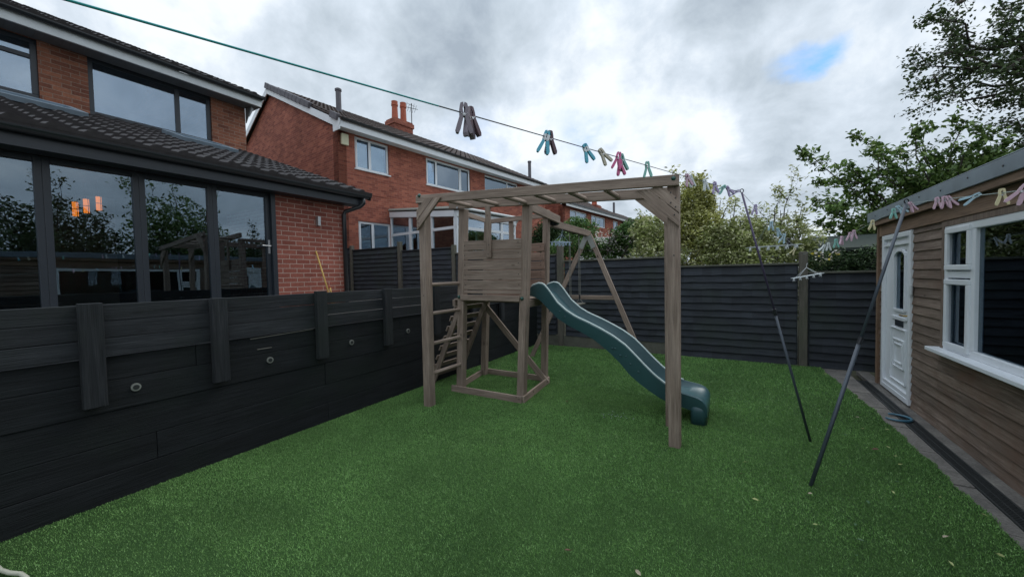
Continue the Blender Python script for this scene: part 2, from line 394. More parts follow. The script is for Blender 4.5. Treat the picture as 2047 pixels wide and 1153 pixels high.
def window(f, parent, s0, s1, z0, z1, mull=(), fm=None, gm=None, fw=.07, inset=.05, sill=None, trans=(), openers=(), bevel=.006, name='window'):
    """frame mesh + one pane per light"""
    fm = fm or M['white']; gm = gm or M['glassC']
    mb = MB(False); d0, d1 = -inset - .06, -inset
    f.box(mb, s0, s1, d0, d1, z0, z0 + fw); f.box(mb, s0, s1, d0, d1, z1 - fw, z1)
    f.box(mb, s0, s0 + fw, d0, d1 - .001, z0 + fw, z1 - fw); f.box(mb, s1 - fw, s1, d0, d1 - .001, z0 + fw, z1 - fw)
    for m_ in mull: f.box(mb, m_ - fw * .55, m_ + fw * .55, d0, d1 - .002, z0 + fw, z1 - fw)
    edges = [s0 + fw] + [v for m_ in mull for v in (m_ - fw * .55, m_ + fw * .55)] + [s1 - fw]
    for ci, zt in trans: f.box(mb, edges[2 * ci], edges[2 * ci + 1], d0, d1 - .003, zt - fw * .5, zt + fw * .5)
    for ci, za, zb in openers:      # proud sash round one light
        a, b = edges[2 * ci] - .02, edges[2 * ci + 1] + .02; q = fw * .75
        f.box(mb, a, b, d1 - .01, d1 + .018, za, za + q); f.box(mb, a, b, d1 - .01, d1 + .018, zb - q, zb)
        f.box(mb, a, a + q, d1 - .01, d1 + .017, za + q, zb - q); f.box(mb, b - q, b, d1 - .01, d1 + .017, za + q, zb - q)
    o = mb.build(name, fm, parent, bevel=bevel)
    for k in range(0, len(edges), 2):
        g = MB(False); f.box(g, edges[k] + .001, edges[k + 1] - .001, d0 + .025, d0 + .031, z0 + fw, z1 - fw); po = g.build('pane', gm, o)
    if sill:
        g = MB(False); f.box(g, s0 - sill[0], s1 + sill[0], -.05, sill[1], z0 - sill[2], z0); g.build('sill', sill[3] if len(sill) > 3 else fm, o, bevel=.005)
    return o
def tile_roof(name, parent, p0, u, L, vdir, W, mat, pitch=.30, gauge=.33):
    p0, u, vdir = V(p0), V(u).normalized(), V(vdir).normalized(); nn = u.cross(vdir).normalized()
    if nn.z < 0: nn = -nn
    prof = [(0, 0), (.10, .026), (.22, .032), (.34, .026), (.44, 0), (.72, -.004)]
    us = []; k = 0
    while k * pitch < L - 1e-6:
        for a, h in prof:
            if k * pitch + a * pitch <= L: us.append((k * pitch + a * pitch, h))
        k += 1
    us.append((L, 0)); n_ = len(us); rows = []; q = 0
    while q * gauge < W:
        rows.append((q * gauge, .034)); rows.append((min(W, (q + 1) * gauge), .006)); q += 1
    mb = MB(False)
    for r, (vv, hh) in enumerate(rows):
        jit = 0
        for uu, h in us: mb.v.append(p0 + u * uu + vdir * vv + nn * (h + hh + .05 + random.uniform(-.002, .002)))
    for r in range(len(rows) - 1):
        for a in range(n_ - 1):
            i = r * n_ + a; mb.f.append([i, i + 1, i + n_ + 1, i + n_]); mb.mi.append(0)
            mb.uv += [(us[a][0], rows[r][0]), (us[a + 1][0], rows[r][0]), (us[a + 1][0], rows[r + 1][0]), (us[a][0], rows[r + 1][0])]
    mb.hexa(p0, u * L, vdir * W, nn * .05)
    for a in range(n_ - 1):      # front drip edge
        i = len(mb.v); mb.v += [mb.v[a], mb.v[a + 1], p0 + u * us[a + 1][0] + nn * .045, p0 + u * us[a][0] + nn * .045]
        mb.f.append([i, i + 1, i + 2, i + 3]); mb.mi.append(0); mb.uv += [(0, 0)] * 4
    return mb.build(name, mat, parent)

# ------------------------------------------------------------------ ground
def struct(o, cat=None): o['kind'] = 'structure'; return o
mb = MB(False); mb.poly([(-600, -600, -.09), (600, -600, -.09), (600, 900, -.09), (-600, 900, -.09)])
struct(mb.build('ground', M['earth']))
edge = [(-1.5, 1.47), (0, 1.47), (2.2, 1.45), (3.3, 1.425), (4.0, 1.41), (4.6, 1.395), (5.3, 1.375), (6.0, 1.355), (6.6, 1.30), (7.2, 1.25), (7.93, 1.20)]
def edge_x(y):
    for (a, xa), (b, xb) in zip(edge, edge[1:]):
        if a <= y <= b: return xa + (xb - xa) * (y - a) / (b - a) + .012 * math.sin(y * 9) + .008 * math.sin(y * 23)
    return edge[0][1]
mb = MB(False)
ys = np.linspace(-1.5, 7.93, 90)
for a, b in zip(ys, ys[1:]):
    mb.poly([(-4.05, a, 0), (edge_x(a), a, 0), (edge_x(b), b, 0), (-4.05, b, 0)])
    mb.poly([(edge_x(a), a, 0), (edge_x(a), a, -.05), (edge_x(b), b, -.05), (edge_x(b), b, 0)])
struct(mb.build('lawn', M['turf']))
# turf fibres: one object of short blades
rng = np.random.default_rng(3)
def blades(n, y0, y1, h0, h1, wd):
    y = rng.uniform(y0, y1, n); x = rng.uniform(-4.0, 1.46, n)
    ex = np.array([edge_x(v) for v in y]) if n < 400000 else 1.4
    k = x < ex + .01; x, y = x[k], y[k]; n = len(x)
    h = rng.uniform(h0, h1, n); az = rng.uniform(0, 2 * np.pi, n); lean = rng.normal(0, .55, n); laz = rng.uniform(0, 2 * np.pi, n)
    # the pile leans a little towards the house
    tx = np.cos(laz) * lean * h - .15 * h; ty = np.sin(laz) * lean * h
    b = np.stack([x, y, np.zeros(n)], 1); dx = np.stack([np.cos(az), np.sin(az), np.zeros(n)], 1) * wd / 2
    tip = b + np.stack([tx, ty, h], 1)
    v = np.empty((n, 3, 3)); v[:, 0] = b - dx; v[:, 1] = b + dx; v[:, 2] = tip
    return v.reshape(-1, 3)
vs = np.concatenate([blades(110000, -.4, 1.0, .005, .013, .0035), blades(270000, 1.0, 2.8, .005, .013, .0035), blades(250000, 2.8, 5.2, .006, .015, .005), blades(110000, 5.2, 7.92, .008, .018, .008)])
me = bpy.data.meshes.new('turf_fibres'); nt = len(vs) // 3
me.vertices.add(len(vs)); me.vertices.foreach_set('co', vs.ravel()); me.loops.add(len(vs)); me.loops.foreach_set('vertex_index', np.arange(len(vs)))
me.polygons.add(nt); me.polygons.foreach_set('loop_start', np.arange(0, len(vs), 3)); me.polygons.foreach_set('loop_total', np.full(nt, 3))
me.update(); me.validate(); me.materials.append(M['fibre'])
o = bpy.data.objects.new('turf_pile', me); col.objects.link(o); tag(o, 'short green artificial grass fibres covering the whole garden floor', 'artificial grass', kind='stuff')
# paving strip
mb = MB(False); y = -1.5
while y < 7.9:
    y2 = min(7.92, y + .62); xx = 1.10
    mb.hexa((xx, y + .006, -.055), (1.53 - xx, 0, 0), (0, y2 - y - .012, 0), (0, 0, .045 + random.uniform(-.004, .004))); y = y2
struct(mb.build('path', M['slab'], bevel=.006))
mb = MB(False); mb.box(1.65, 1.80, -1.5, 7.9, -.06, -.004); struct(mb.build('kerb', M['slab'], bevel=.004))
de = empty('drain_channel', (1.59, 3, 0), 'black slotted drainage channel running along the foot of the timber garden room', 'drain')
mb = MB(False); mb.box(1.53, 1.65, -1.5, 7.3, -.07, -.03); mb.box(1.53, 1.542, -1.5, 7.3, -.03, -.006); mb.box(1.638, 1.65, -1.5, 7.3, -.03, -.006); mb.build('channel', M['drain'], de)
mb = MB(False); y = 2.4
while y < 7.28:
    mb.box(1.542, 1.638, y, y + .010, -.03, -.008); y += .022
mb.box(1.586, 1.594, 2.4, 7.28, -.03, -.007); mb.build('grating', M['drain'], de)
mb = MB(False); mb.box(-11.5, -4.22, -2, 7.9, -.05, 1.1); struct(mb.build('patio', M['patio']))

# ------------------------------------------------------------------ retaining wall of charcoal sleepers
rw = empty('retaining_wall', (-4.0, 3.5, 0), 'long charcoal stained sleeper wall between the lawn and the raised patio', 'wall')
Y0, Y1 = -1.6, 7.93
levels = [(-.05, .207), (.21, .422), (.425, .667), (.67, .897), (.90, 1.075)]
joints = [[2.62, 5.6], [1.139, 4.6], [2.60, 6.4], [3.50], [1.42, 3.72, 6.2]]
mb = MB()
for (a, b), js in zip(levels, joints):
    cuts = [Y0] + js + [Y1]
    for p, q in zip(cuts, cuts[1:]):
        dx = random.uniform(-.006, .006)
        mb.box(-4.16, -4.0 + dx, p + .0015, q - .0015, a, b)
mb.build('sleeper', M['char'], rw, bevel=.004)
mb = MB(); cuts = [Y0, -.15, .80, 2.54, 4.42, 6.3, Y1]
for (a, b) in ((1.09, 1.213), (1.217, 1.34), (1.344, 1.467)):
    for p, q in zip(cuts, cuts[1:]): mb.box(-4.03 + random.uniform(-.003, .003), -3.975 + random.uniform(-.004, .004), p + .002, q - .002, a, b + random.uniform(-.003, .002))
mb.build('upper_boards', M['charup'], rw, bevel=.004)
for y in (-.15, .80, 1.575, 2.54, 3.47, 4.42, 5.37, 6.3, 7.2):
    MB().hexa((-3.973, y - .06, .735 + random.uniform(-.01, .01)), (.055, 0, 0), (0, .122, 0), (0, 0, .745)).build('post', M['charup'], rw, bevel=.005)
for y, z in ((1.029, .816), (2.012, .826), (2.946, .85), (3.866, .863), (4.83, .865), (5.9, .87)):
    lt = MB(False); lt.tube([(-4.02, y, z), (-3.985, y, z)], .030, 20); lo = lt.build('spotlight', M['dullsteel'], rw, smooth=False)
    lt = MB(False); lt.tube([(-3.99, y, z), (-3.981, y, z)], .019, 16); lt.build('lens', M['drain'], lo)

M['chip'] = wood('bare_wood_edge', (.16, .155, .14), (.26, .25, .22), 0)
for pa, pb, h_ in (((500, 678.5), (626, 658), .007), ((514, 699), (543, 694.5), .006)):
    pa, pb = at(*pa, x=-3.998), at(*pb, x=-3.998); MB().hexa(pa, pb - pa, (.004, 0, 0), (0, 0, h_)).build('chipped_edge', M['chip'], rw)

# ------------------------------------------------------------------ back fence
bf = empty('garden_fence', (-3, 7.95, 0), 'dark slate painted lap panel fence with weathered posts across the end of the garden', 'fence')
def lap_panel(x0, x1, z0, z1, y=7.96, nb=None):
    nb = nb or max(6, int((z1 - z0) / .125)); hgt = (z1 - z0 - .05) / nb
    mb = MB()
    for k in range(nb):
        za = z0 + k * hgt - .008
        # wavy lower edge: several short hexas following a waney line
        n_ = max(2, int((x1 - x0) / .16)); xs = np.linspace(x0 + .02, x1 - .02, n_ + 1)
        dz = [random.uniform(-.007, .007) for _ in xs]; ou = random.uniform(0, 40)
        top = za + hgt + .012
        for j in range(n_):
            a, b = xs[j], xs[j + 1]
            p = [V((a, y - .040, za + dz[j])), V((b, y - .040, za + dz[j + 1])), V((b, y - .010, top)), V((a, y - .010, top))]
            mb.poly(p, uv=[(ou + za, a), (ou + za, b), (ou + top, b), (ou + top, a)])
            mb.poly([p[1], p[0], p[0] + V((0, .022, 0)), p[1] + V((0, .022, 0))], uv=[(ou, 0), (ou, .1), (ou + .01, .1), (ou + .01, 0)])
    for xx in (x0, x1 - .045): mb.box(xx, xx + .045, y - .008, y + .03, z0, z1 - .03)
    mb.box(x0, x1, y - .004, y + .012, z0, z1 - .03)
    for k in (0,): pass
    o_ = mb.build('panel', M['fence'], bf)
    MB().box(x0 - .005, x1 + .005, y - .045, y + .03, z1 - .032, z1).build('capping', M['fence'] if z1 > 2.3 or z1 < 1.0 else M['fencetop'], o_, bevel=.004)
for x0, x1, z0, z1 in ((-12.5, -10.65, 1.05, 2.60), (-10.55, -8.54, 1.05, 2.53), (-8.36, -6.50, 1.05, 2.40), (-6.38, -4.55, 1.0, 2.24), (-4.43, -3.50, .25, 2.075),
                       (-3.30, -1.17, .245, 1.925), (-1.03, .91, .01, 1.735), (1.045, 2.6, .0, 1.58)):
    lap_panel(x0, x1, z0, z1)
for x, zt, wd in ((-10.6, 2.66, .1), (-8.45, 2.66, .11), (-6.44, 2.45, .1), (-4.49, 2.3, .1), (-3.40, 2.27, .13), (-1.10, 1.93, .10), (.978, 1.915, .115)):
    MB().box(x - wd / 2, x + wd / 2, 7.90, 8.01, -.08 if x > -4 else .9, zt).build('post', M['fpost'], bf, bevel=.006)
for x0, x1 in ((-4.0, -3.465), (-3.335, -1.15)):
    MB(False).box(x0, x1, 7.93, 7.975, -.05, .24).build('gravel_board', M['grav'], bf, bevel=.004)

# ------------------------------------------------------------------ climbing frame
cf = empty('climbing_frame', (-2.3, 4.2, 0), 'weathered timber climbing frame with monkey bars, tower, ramp, swing arm and green slide', 'climbing frame')
W_ = M['play']; BV = .006
def part(mb, name, mat=None, parent=None, bevel=BV): return mb.build(name, mat or W_, parent or cf, bevel=bevel)
part(MB().bar((-3.325, 3.55, -.05), (-3.325, 3.55, 2.54), .105, .105, up=(0, 1, 0)), 'post')
part(MB().bar((-.485, 3.77, -.05), (-.485, 3.77, 2.40), .10, .10, up=(0, 1, 0)), 'post')
part(MB().bar((-.585, 4.255, -.05), (-.59, 4.255, 2.42), .095, .095, up=(0, 1, 0)), 'post')
part(MB().bar((-3.385, 3.485, 2.572), (-.43, 3.70, 2.434), .045, .097), 'beam')
part(MB().bar((-3.40, 4.13, 2.597), (-.56, 4.215, 2.432), .045, .105), 'beam')
for a, b in (((-3.0, 3.52, 2.545), (-3.02, 4.12, 2.545)), ((-2.6, 3.55, 2.52), (-2.62, 4.13, 2.525)), ((-2.2, 3.58, 2.50), (-2.22, 4.14, 2.505)),
             ((-1.82, 3.61, 2.475), (-1.84, 4.15, 2.48)), ((-1.44, 3.64, 2.455), (-1.46, 4.16, 2.462)), ((-1.08, 3.66, 2.435), (-1.10, 4.18, 2.445))):
    part(MB().tube([V(a) - V((0, 0, .008)), V(b) + V((0, -.0, .0))], .026, 12), 'rung', bevel=0)
# corner braces: paired boards
def brace(y, xs, zs, sgn, y2=None):
    # sgn +1: leans from the post up and to the right (left post)
    for k in (0, 1):
        o_ = k * .085
        mb = MB(); x, zt = xs, zs
        if k == 0: pts = [(x, y, zt - .335), (x + sgn * .385, y, zt + .02), (x + sgn * .275, y, zt + .03), (x, y, zt - .225)]
        else: pts = [(x, y, zt - .215), (x + sgn * .265, y, zt + .03), (x + sgn * .15, y, zt + .04), (x, y, zt - .095)]
        mb.prism(pts, (0, .03, 0)); mb.uv = [(u_ + k * 3 + x, v_) for u_, v_ in [((p.x * .7 * -sgn + p.z * .7), (p.x * .7 * sgn + p.z * .7)) for f_ in mb.f for p in [mb.v[i_] for i_ in f_]]]
        part(mb, 'brace', bevel=.003)
brace(3.463, -3.375, 2.528, 1); brace(3.692, -.43, 2.36, -1); brace(4.20, -.55, 2.385, -1)
# tower posts
PF = [(-3.285, 4.215), (-2.275, 4.215), (-3.53, 5.1), (-2.43, 5.1)]
part(MB().bar((-3.345, 4.215, -.02), (-3.225, 4.215, 2.535), .10, .10, up=(0, 1, 0)), 'post')
part(MB().bar((-2.375, 4.225, -.02), (-2.235, 4.225, 2.50), .10, .10, up=(0, 1, 0)), 'post')
part(MB().bar((-3.56, 5.10, -.02), (-3.42, 5.10, 2.50), .09, .09, up=(0, 1, 0)), 'post')
part(MB().bar((-2.47, 5.10, -.02), (-2.385, 5.10, 2.56), .085, .085, up=(0, 1, 0)), 'post')
# front boards
bz = [1.375, 1.425, 1.562, 1.70, 1.838, 1.965, 2.10]
for k in range(6):
    sl = -.028 * (k / 6)
    part(MB().hexa((-3.225 + .004 * k, 4.17, bz[k] + .005 + random.uniform(0, .003)), (.905, .0, sl), (0, .022 + random.uniform(-.002, .003), 0), (0, 0, bz[k + 1] - bz[k] - .012)), 'board', bevel=.004)
part(MB().hexa((-3.27, 4.145, 1.29), (.93, 0, -.006), (0, .045, 0), (0, 0, .075)), 'rail')
for k in range(6):
    part(MB().hexa((-3.43, 5.028, 1.30 + k * .132), (1.03, 0, 0), (0, .022, 0), (0, 0, .121)), 'board', M['play_warm'], bevel=.004)
part(MB().hexa((-3.46, 5.0, 1.2), (1.03, 0, 0), (0, .045, 0), (0, 0, .09)), 'rail')
part(MB().bar((-3.43, 4.2, 1.245), (-3.43, 5.08, 1.245), .045, .09), 'rail'); part(MB().bar((-2.31, 4.25, 1.245), (-2.36, 5.08, 1.245), .045, .09), 'rail')
mb = MB()
for k in range(8): mb.hexa((-3.42, 4.20 + k * .105, 1.285), (1.08, 0, 0), (0, .098, 0), (0, 0, .02))
part(mb, 'platform', bevel=.002)
# top rails and the short hanging roof support
part(MB().bar((-3.40, 5.05, 2.475), (-2.32, 5.05, 2.475), .03, .07), 'top_rail'); part(MB().bar((-3.29, 4.25, 2.50), (-3.42, 5.05, 2.49), .03, .07), 'top_rail')
part(MB().bar((-2.772, 4.14, 1.855), (-2.775, 4.14, 2.53), .075, .03, up=(0, 1, 0)), 'hanging_board')
part(MB().bar((-2.98, 5.08, 1.95), (-2.98, 5.08, 2.45), .07, .04, up=(0, 1, 0)), 'hanging_board')
# base frame
part(MB().hexa((-3.46, 4.135, -.01), (1.13, .0, 0), (0, .03, 0), (0, 0, .098)), 'base_board'); part(MB().hexa((-3.62, 5.15, -.01), (1.19, 0, 0), (0, .03, 0), (0, 0, .098)), 'base_board')
part(MB().bar((-3.40, 4.17, .04), (-3.60, 5.15, .04), .03, .098), 'base_board'); part(MB().bar((-2.315, 4.165, .04), (-2.415, 5.15, .04), .03, .098), 'base_board')
part(MB().bar((-3.47, 5.03, 1.17), (-2.40, 5.03, .03), .03, .085, up=(0, 1, 0)) if False else MB().hexa((-3.50, 5.01, 1.115), (1.08, 0, -1.12), (.065, 0, .065), (0, .032, 0)), 'diagonal_brace')
# ladder
for z, y1_ in ((1.52, 4.17), (1.155, 4.16), (.772, 4.15), (.392, 4.14)):
    part(MB().tube([(-3.325, 3.58, z), (-3.31, 4.18, z + .004)], .024, 12), 'rung', bevel=0)
# climbing ramp
rp = lambda z, y: V((-3.985 + z / 2.1, y, z))
for y in (4.33, 4.97): part(MB().bar(rp(0, y), rp(1.27, y), .035, .085, up=(1, 0, 0)), 'ramp_rail')
for k in range(8):
    z = .06 + k * .148
    n_ = V((-2.1, 0, 1)).normalized(); q = rp(z, 4.28) + n_ * .046
    dv = V((1 / 2.1, 0, 1)).normalized()
    part(MB().hexa(q, dv * .075, (0, .75, 0), n_ * .020), 'ramp_board', bevel=.003)
# swing arm
part(MB().bar((-2.245, 4.28, 2.485), (-2.315, 5.40, 2.445), .04, .115), 'swing_bracket')
part(MB().bar((-2.36, 5.16, 2.43), (-2.375, 5.36, 2.43), .075, .14), 'swing_bracket', M['char'])
part(MB().bar((-2.42, 5.30, 2.395), (-2.39, 6.98, 2.37), .075, .11), 'swing_beam')
AP = V((-2.36, 6.93, 2.36)); FL = V((-3.50, 6.65, -.03)); FR = V((-1.26, 6.55, -.03))
part(MB().bar(FL, AP + V((-.03, -.045, -.02)), .085, .045, up=(0, 1, 0)), 'leg'); part(MB().bar(FR, AP + V((.03, -.10, -.02)), .085, .045, up=(0, 1, 0)), 'leg')
part(MB().bar((-2.92, 6.72, 1.185), (-1.80, 6.70, 1.185), .035, .075), 'cross_bar')
for Q in (FL, FR):
    dq = (Q - AP).normalized(); part(MB().bar(AP + dq * .05 + V((0, -.125, 0)), AP + dq * .30 + V((0, -.115, 0)), .09, .006, up=(0, 1, 0)), 'leg_plate', M['dullsteel'], bevel=0)
# green caps and screws
mbc = MB(False)
for p_, d_ in (((-3.325, 3.475, 2.61), (0, -1, 0)), ((-.475, 3.69, 2.45), (0, -1, 0)), ((-3.30, 4.165, 1.335), (0, -1, 0)), ((-2.31, 4.175, 1.325), (0, -1, 0)), ((-2.36, 5.38, 2.45), (1, -.3, 0)), ((-2.37, 5.45, 2.40), (1, -.3, 0))):
    p_, d_ = V(p_), V(d_).normalized(); mbc = MB(False)
    mbc.tube([p_, p_ + d_ * .012, p_ + d_ * .024, p_ + d_ * .03], [.024, .023, .014, .004], 14); mbc.build('bolt_cap', M['green'], cf, smooth=True)
sc = MB(False)
for p_ in [(-3.36, 3.462, 2.40), (-3.33, 3.462, 2.36), (-3.35, 3.462, 2.28), (-3.34, 3.462, 2.23), (-.46, 3.69, 2.28), (-.50, 3.69, 2.33), (-.46, 3.69, 2.2), (-.47, 3.69, 2.13), (-.50, 3.69, 2.24), (-3.325, 3.497, 1.39), (-.48, 3.72, 1.77), (-2.36, 4.134, .05), (-2.40, 4.134, .07),
           (-2.76, 4.125, 2.02), (-2.775, 4.125, 1.9), (-2.775, 4.125, 2.4)] + [(-3.19, 4.169, z) for z in (1.5, 1.63, 1.77, 1.9, 2.03)] + [(-2.35, 4.169, z) for z in (1.5, 1.63, 1.77, 1.9, 2.03)] + [(-2.46, 5.027, z) for z in (1.49, 1.53, 1.62, 1.66, 1.76, 1.8, 1.9, 1.94, 2.03)]:
    sc = MB(False); sc.tube([V(p_), V(p_) - V((0, .003, 0))], .0065, 8); sc.build('screw', M['black'], cf)
sv = MB(False)
for p_ in ((-3.245, 4.10, 2.545), (-2.29, 4.135, 2.51)): sv = MB(False); sv.tube([V(p_), V(p_) - V((0, .008, 0))], .014, 12); sv.build('bolt', M['steel'], cf)

# slide: swept channel
rim = [(-2.34, 1.44), (-2.28, 1.485), (-2.20, 1.51), (-2.13, 1.50), (-2.06, 1.425), (-1.94, 1.265), (-1.82, 1.165), (-1.70, 1.095), (-1.55, 1.035), (-1.395, .965), (-1.24, .885), (-1.10, .79), (-.985, .68), (-.88, .572), (-.77, .47), (-.667, .395), (-.58, .35), (-.50, .325), (-.42, .312), (-.345, .298), (-.285, .265), (-.252, .205)]
bot = [(-2.34, 1.345), (-2.27, 1.33), (-2.18, 1.28), (-2.08, 1.18), (-1.945, 1.06), (-1.80, .975), (-1.65, .91), (-1.48, .825), (-1.307, .70), (-1.17, .575), (-1.05, .44), (-.93, .345), (-.82, .275), (-.721, .218), (-.66, .195), (-.60, .18), (-.54, .165), (-.47, .15), (-.40, .135), (-.33, .115), (-.27, .10), (-.252, .09)]
def resample(pl, n_):
    d = [0]
    for a, b in zip(pl, pl[1:]): d.append(d[-1] + math.dist(a, b))
    t_ = np.linspace(0, d[-1], n_); return list(zip(np.interp(t_, d, [p[0] for p in pl]), np.interp(t_, d, [p[1] for p in pl])))
N_ = 64; rimS, botS = resample(rim, N_), resample(bot, N_)
def flo(k):      # sliding surface sits between rim and belly
    a, b = rimS[k], botS[k]; t_ = k / (N_ - 1)
    hh = .42 if t_ < .82 else .42 + (t_ - .82) / .18 * .50
    return (b[0] * (1 - hh) + a[0] * hh, b[1] * (1 - hh) + a[1] * hh)
mb = MB(False); YN, YF = 4.42, 4.90; rows_ = []
for k in range(N_):
    (rx, rz), (bx, bz_) = rimS[k], botS[k]; fx, fz = flo(k)
    t_ = k / (N_ - 1); fl = max(0, (t_ - .86) / .14); ex = fl * .03
    ring = []
    yn, yf = YN - ex, YF + ex
    for yy, (xx, z_) in ((yn + .015, (bx, bz_)), (yn - .004, ((bx + rx) / 2, (bz_ + rz) / 2)), (yn - .012, (rx, rz - .012)), (yn, (rx, rz)), (yn + .012, (rx, rz - .001)), (yn + .022, ((rx + fx) / 2, (rz + fz) / 2 + .004)), (yn + .05, (fx, fz + .006)),
                          ((yn + yf) / 2, (fx, fz)), (yf - .05, (fx, fz + .006)), (yf - .022, ((rx + fx) / 2, (rz + fz) / 2 + .004)), (yf - .012, (rx, rz - .001)), (yf, (rx, rz)), (yf + .012, (rx, rz - .012)), (yf + .004, ((bx + rx) / 2, (bz_ + rz) / 2)), (yf - .015, (bx, bz_))):
        ring.append(V((xx, yy, z_)))
    rows_.append(ring)
n_ = len(rows_[0]); mb.v = [p for r_ in rows_ for p in r_]
for k in range(N_ - 1):
    for a in range(n_ - 1):
        i = k * n_ + a; mb.f.append([i, i + 1, i + n_ + 1, i + n_]); mb.mi.append(0); mb.uv += [(0, 0)] * 4
    i = k * n_; mb.f.append([i, i + n_, i + 2 * n_ - 1, i + n_ - 1]); mb.mi.append(0); mb.uv += [(0, 0)] * 4
mb.f.append(list(range((N_ - 1) * n_, N_ * n_))); mb.mi.append(0); mb.uv += [(0, 0)] * n_
mb.f.append(list(range(n_))[::-1]); mb.mi.append(0); mb.uv += [(0, 0)] * n_
slo = mb.build('slide', M['slide'], cf, smooth=True); slo.data.set_sharp_from_angle(angle=R(38))
# rounded foot of the slide
bmf = MB(False); y0s, y1s = YN - .035, YF + .035
bm = bmesh.new()
for (x0, x1, z0, z1) in ((-.415, -.258, -.02, .20),):
    r_ = bmesh.ops.create_cube(bm, size=1)
    for v in r_['verts']: v.co = V((x0 + (v.co.x + .5) * (x1 - x0), y0s + (v.co.y + .5) * (y1s - y0s), z0 + (v.co.z + .5) * (z1 - z0)))
bmesh.ops.bevel(bm, geom=[e for e in bm.edges if min(v.co.z for v in e.verts) > 0 or abs(e.verts[0].co.z - e.verts[1].co.z) > .1], offset=.065, segments=6, affect='EDGES', profile=.6)
me = bpy.data.meshes.new('slide_foot'); bm.to_mesh(me); bm.free(); me.materials.append(M['slide']); me.polygons.foreach_set('use_smooth', [True] * len(me.polygons))
fo = bpy.data.objects.new('slide_foot', me); col.objects.link(fo); fo.parent = slo
for yy in (YN - .002, YF - .010):
    rm = MB(False); rm.tube([(x, yy + .006, z + .003) for x, z in rimS[1:-8]], [.0105] * (N_ - 9), 8); rm.build('rim', M['rim'], slo, smooth=True)
# dimples on the flank
for k in (14, 16, 33, 34, 36, 38, 40, 43, 52):
    (rx, rz), (bx, bz_) = rimS[k], botS[k]; q = .38 + .1 * (k % 3)
    dm = V((bx * (1 - q) + rx * q, YN - .001, bz_ * (1 - q) + rz * q)); dd = MB(False); dd.tube([dm, dm - V((0, .007, 0)), dm - V((0, .010, 0))], [.013, .010, .003], 10); dd.build('stud', M['slide'], slo, smooth=True)

# swing
sw = empty('swing', (-2.4, 6.25, 2.32), 'small wooden swing seat hanging on two grey ropes from the timber arm', 'swing')
for y in (6.02, 6.46):
    mb = MB(False)
    for dx in (-.012, .012): mb.tube([(-2.4, y, 2.33), (-2.4 + dx, y + .002, 1.9), (-2.4 + dx * .9, y + .004, 1.24)], .0055, 8)
    mb.build('rope', M['rope'], sw)
    mb = MB(False); mb.tube([(-2.4, y, 1.25), (-2.4, y, 1.17)], .014, 10); mb.build('rope_clamp', M['black'], sw)
    mb = MB(False); mb.tube([(-2.46, y, 1.105), (-2.4, y, 1.18), (-2.34, y, 1.105)], .006, 8); mb.build('lower_rope', M['rope'], sw)
MB().box(-2.49, -2.31, 5.97, 6.51, 1.075, 1.10).build('seat', M['fpost'], sw, bevel=.006)

# ------------------------------------------------------------------ left house
lh = empty('brick_house', (-10.3, 1, 1.1), 'red brick house at left with dark bifold doors, rear extension and grey tiled roofs', 'house')
E_ = Fr((-6.2, 0, 0), (0, 1, 0), (1, 0, 0))
mb = MB(False)
wall_open(mb, E_, -3.0, 4.52, 1.05, 3.10, .25, [(-2.6, 3.30, 1.1, 2.98)])
mb.box(-10.2, -6.45, 4.27, 4.52, 1.05, 3.15)
mb.prism([(-6.45, 4.27, 3.15), (-10.2, 4.27, 3.15), (-10.2, 4.27, 4.55)], (0, .25, 0))
mb.build('extension_wall', M['brickA'], lh)
mb = MB(False); E_.box(mb, -2.7, 3.35, -.24, -.03, 2.95, 3.12); mb.build('lintel', M['black'], lh)
# bifold doors
def bif(s0, s1, hinge=.055, handle=False):
    f_ = MB(False); d0, d1 = -.11, -.05
    E_.box(f_, s0, s0 + hinge, d0, d1, 1.1, 2.955); E_.box(f_, s1 - hinge, s1, d0, d1, 1.1, 2.955)
    E_.box(f_, s0 + hinge, s1 - hinge, d0, d1 - .001, 1.1, 1.2); E_.box(f_, s0 + hinge, s1 - hinge, d0, d1 - .001, 2.895, 2.955)
    o_ = f_.build('bifold_door', M['anth'], lh, bevel=.005)
    g = MB(False); E_.box(g, s0 + hinge, s1 - hinge, -.085, -.079, 1.2, 2.895); g.build('pane', M['glassA'], o_)
    if handle:
        h = MB(False); E_.box(h, s1 - .042, s1 - .014, d1, d1 + .008, 2.03, 2.24); h.tube([E_.p(s1 - .028, d1, 2.143), E_.p(s1 - .028, d1 + .05, 2.143), E_.p(s1 - .15, d1 + .052, 2.148)], .009, 8)
        h.build('handle', M['steel'], o_)
for a, b, hd in ((-1.45, -.70, False), (-.70, .20, False), (.20, .985, False), (.985, 1.735, False), (1.735, 2.487, False), (2.487, 3.235, True)): bif(a, b, .057, hd)
mb = MB(False); E_.box(mb, 3.235, 3.30, -.13, .004, 1.1, 2.98); E_.box(mb, -2.6, 3.235, -.13, -.03, 2.955, 2.98); mb.build('door_frame', M['anth'], lh, bevel=.004)
mb = MB(False); E_.box(mb, -2.6, -1.45, -.13, -.05, 1.1, 2.955); mb.build('door_frame', M['anth'], lh)
# interior of the extension
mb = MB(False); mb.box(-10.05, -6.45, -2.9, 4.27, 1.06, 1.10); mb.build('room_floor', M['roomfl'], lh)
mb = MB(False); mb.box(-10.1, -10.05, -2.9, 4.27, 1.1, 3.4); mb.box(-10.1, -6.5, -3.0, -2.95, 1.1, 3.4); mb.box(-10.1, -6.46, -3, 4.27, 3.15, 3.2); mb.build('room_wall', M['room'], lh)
mb = MB(False); mb.box(-10.04, -9.7, 1.55, 2.35, 1.1, 3.14); mb.build('chimney_breast', M['roompale'], lh)
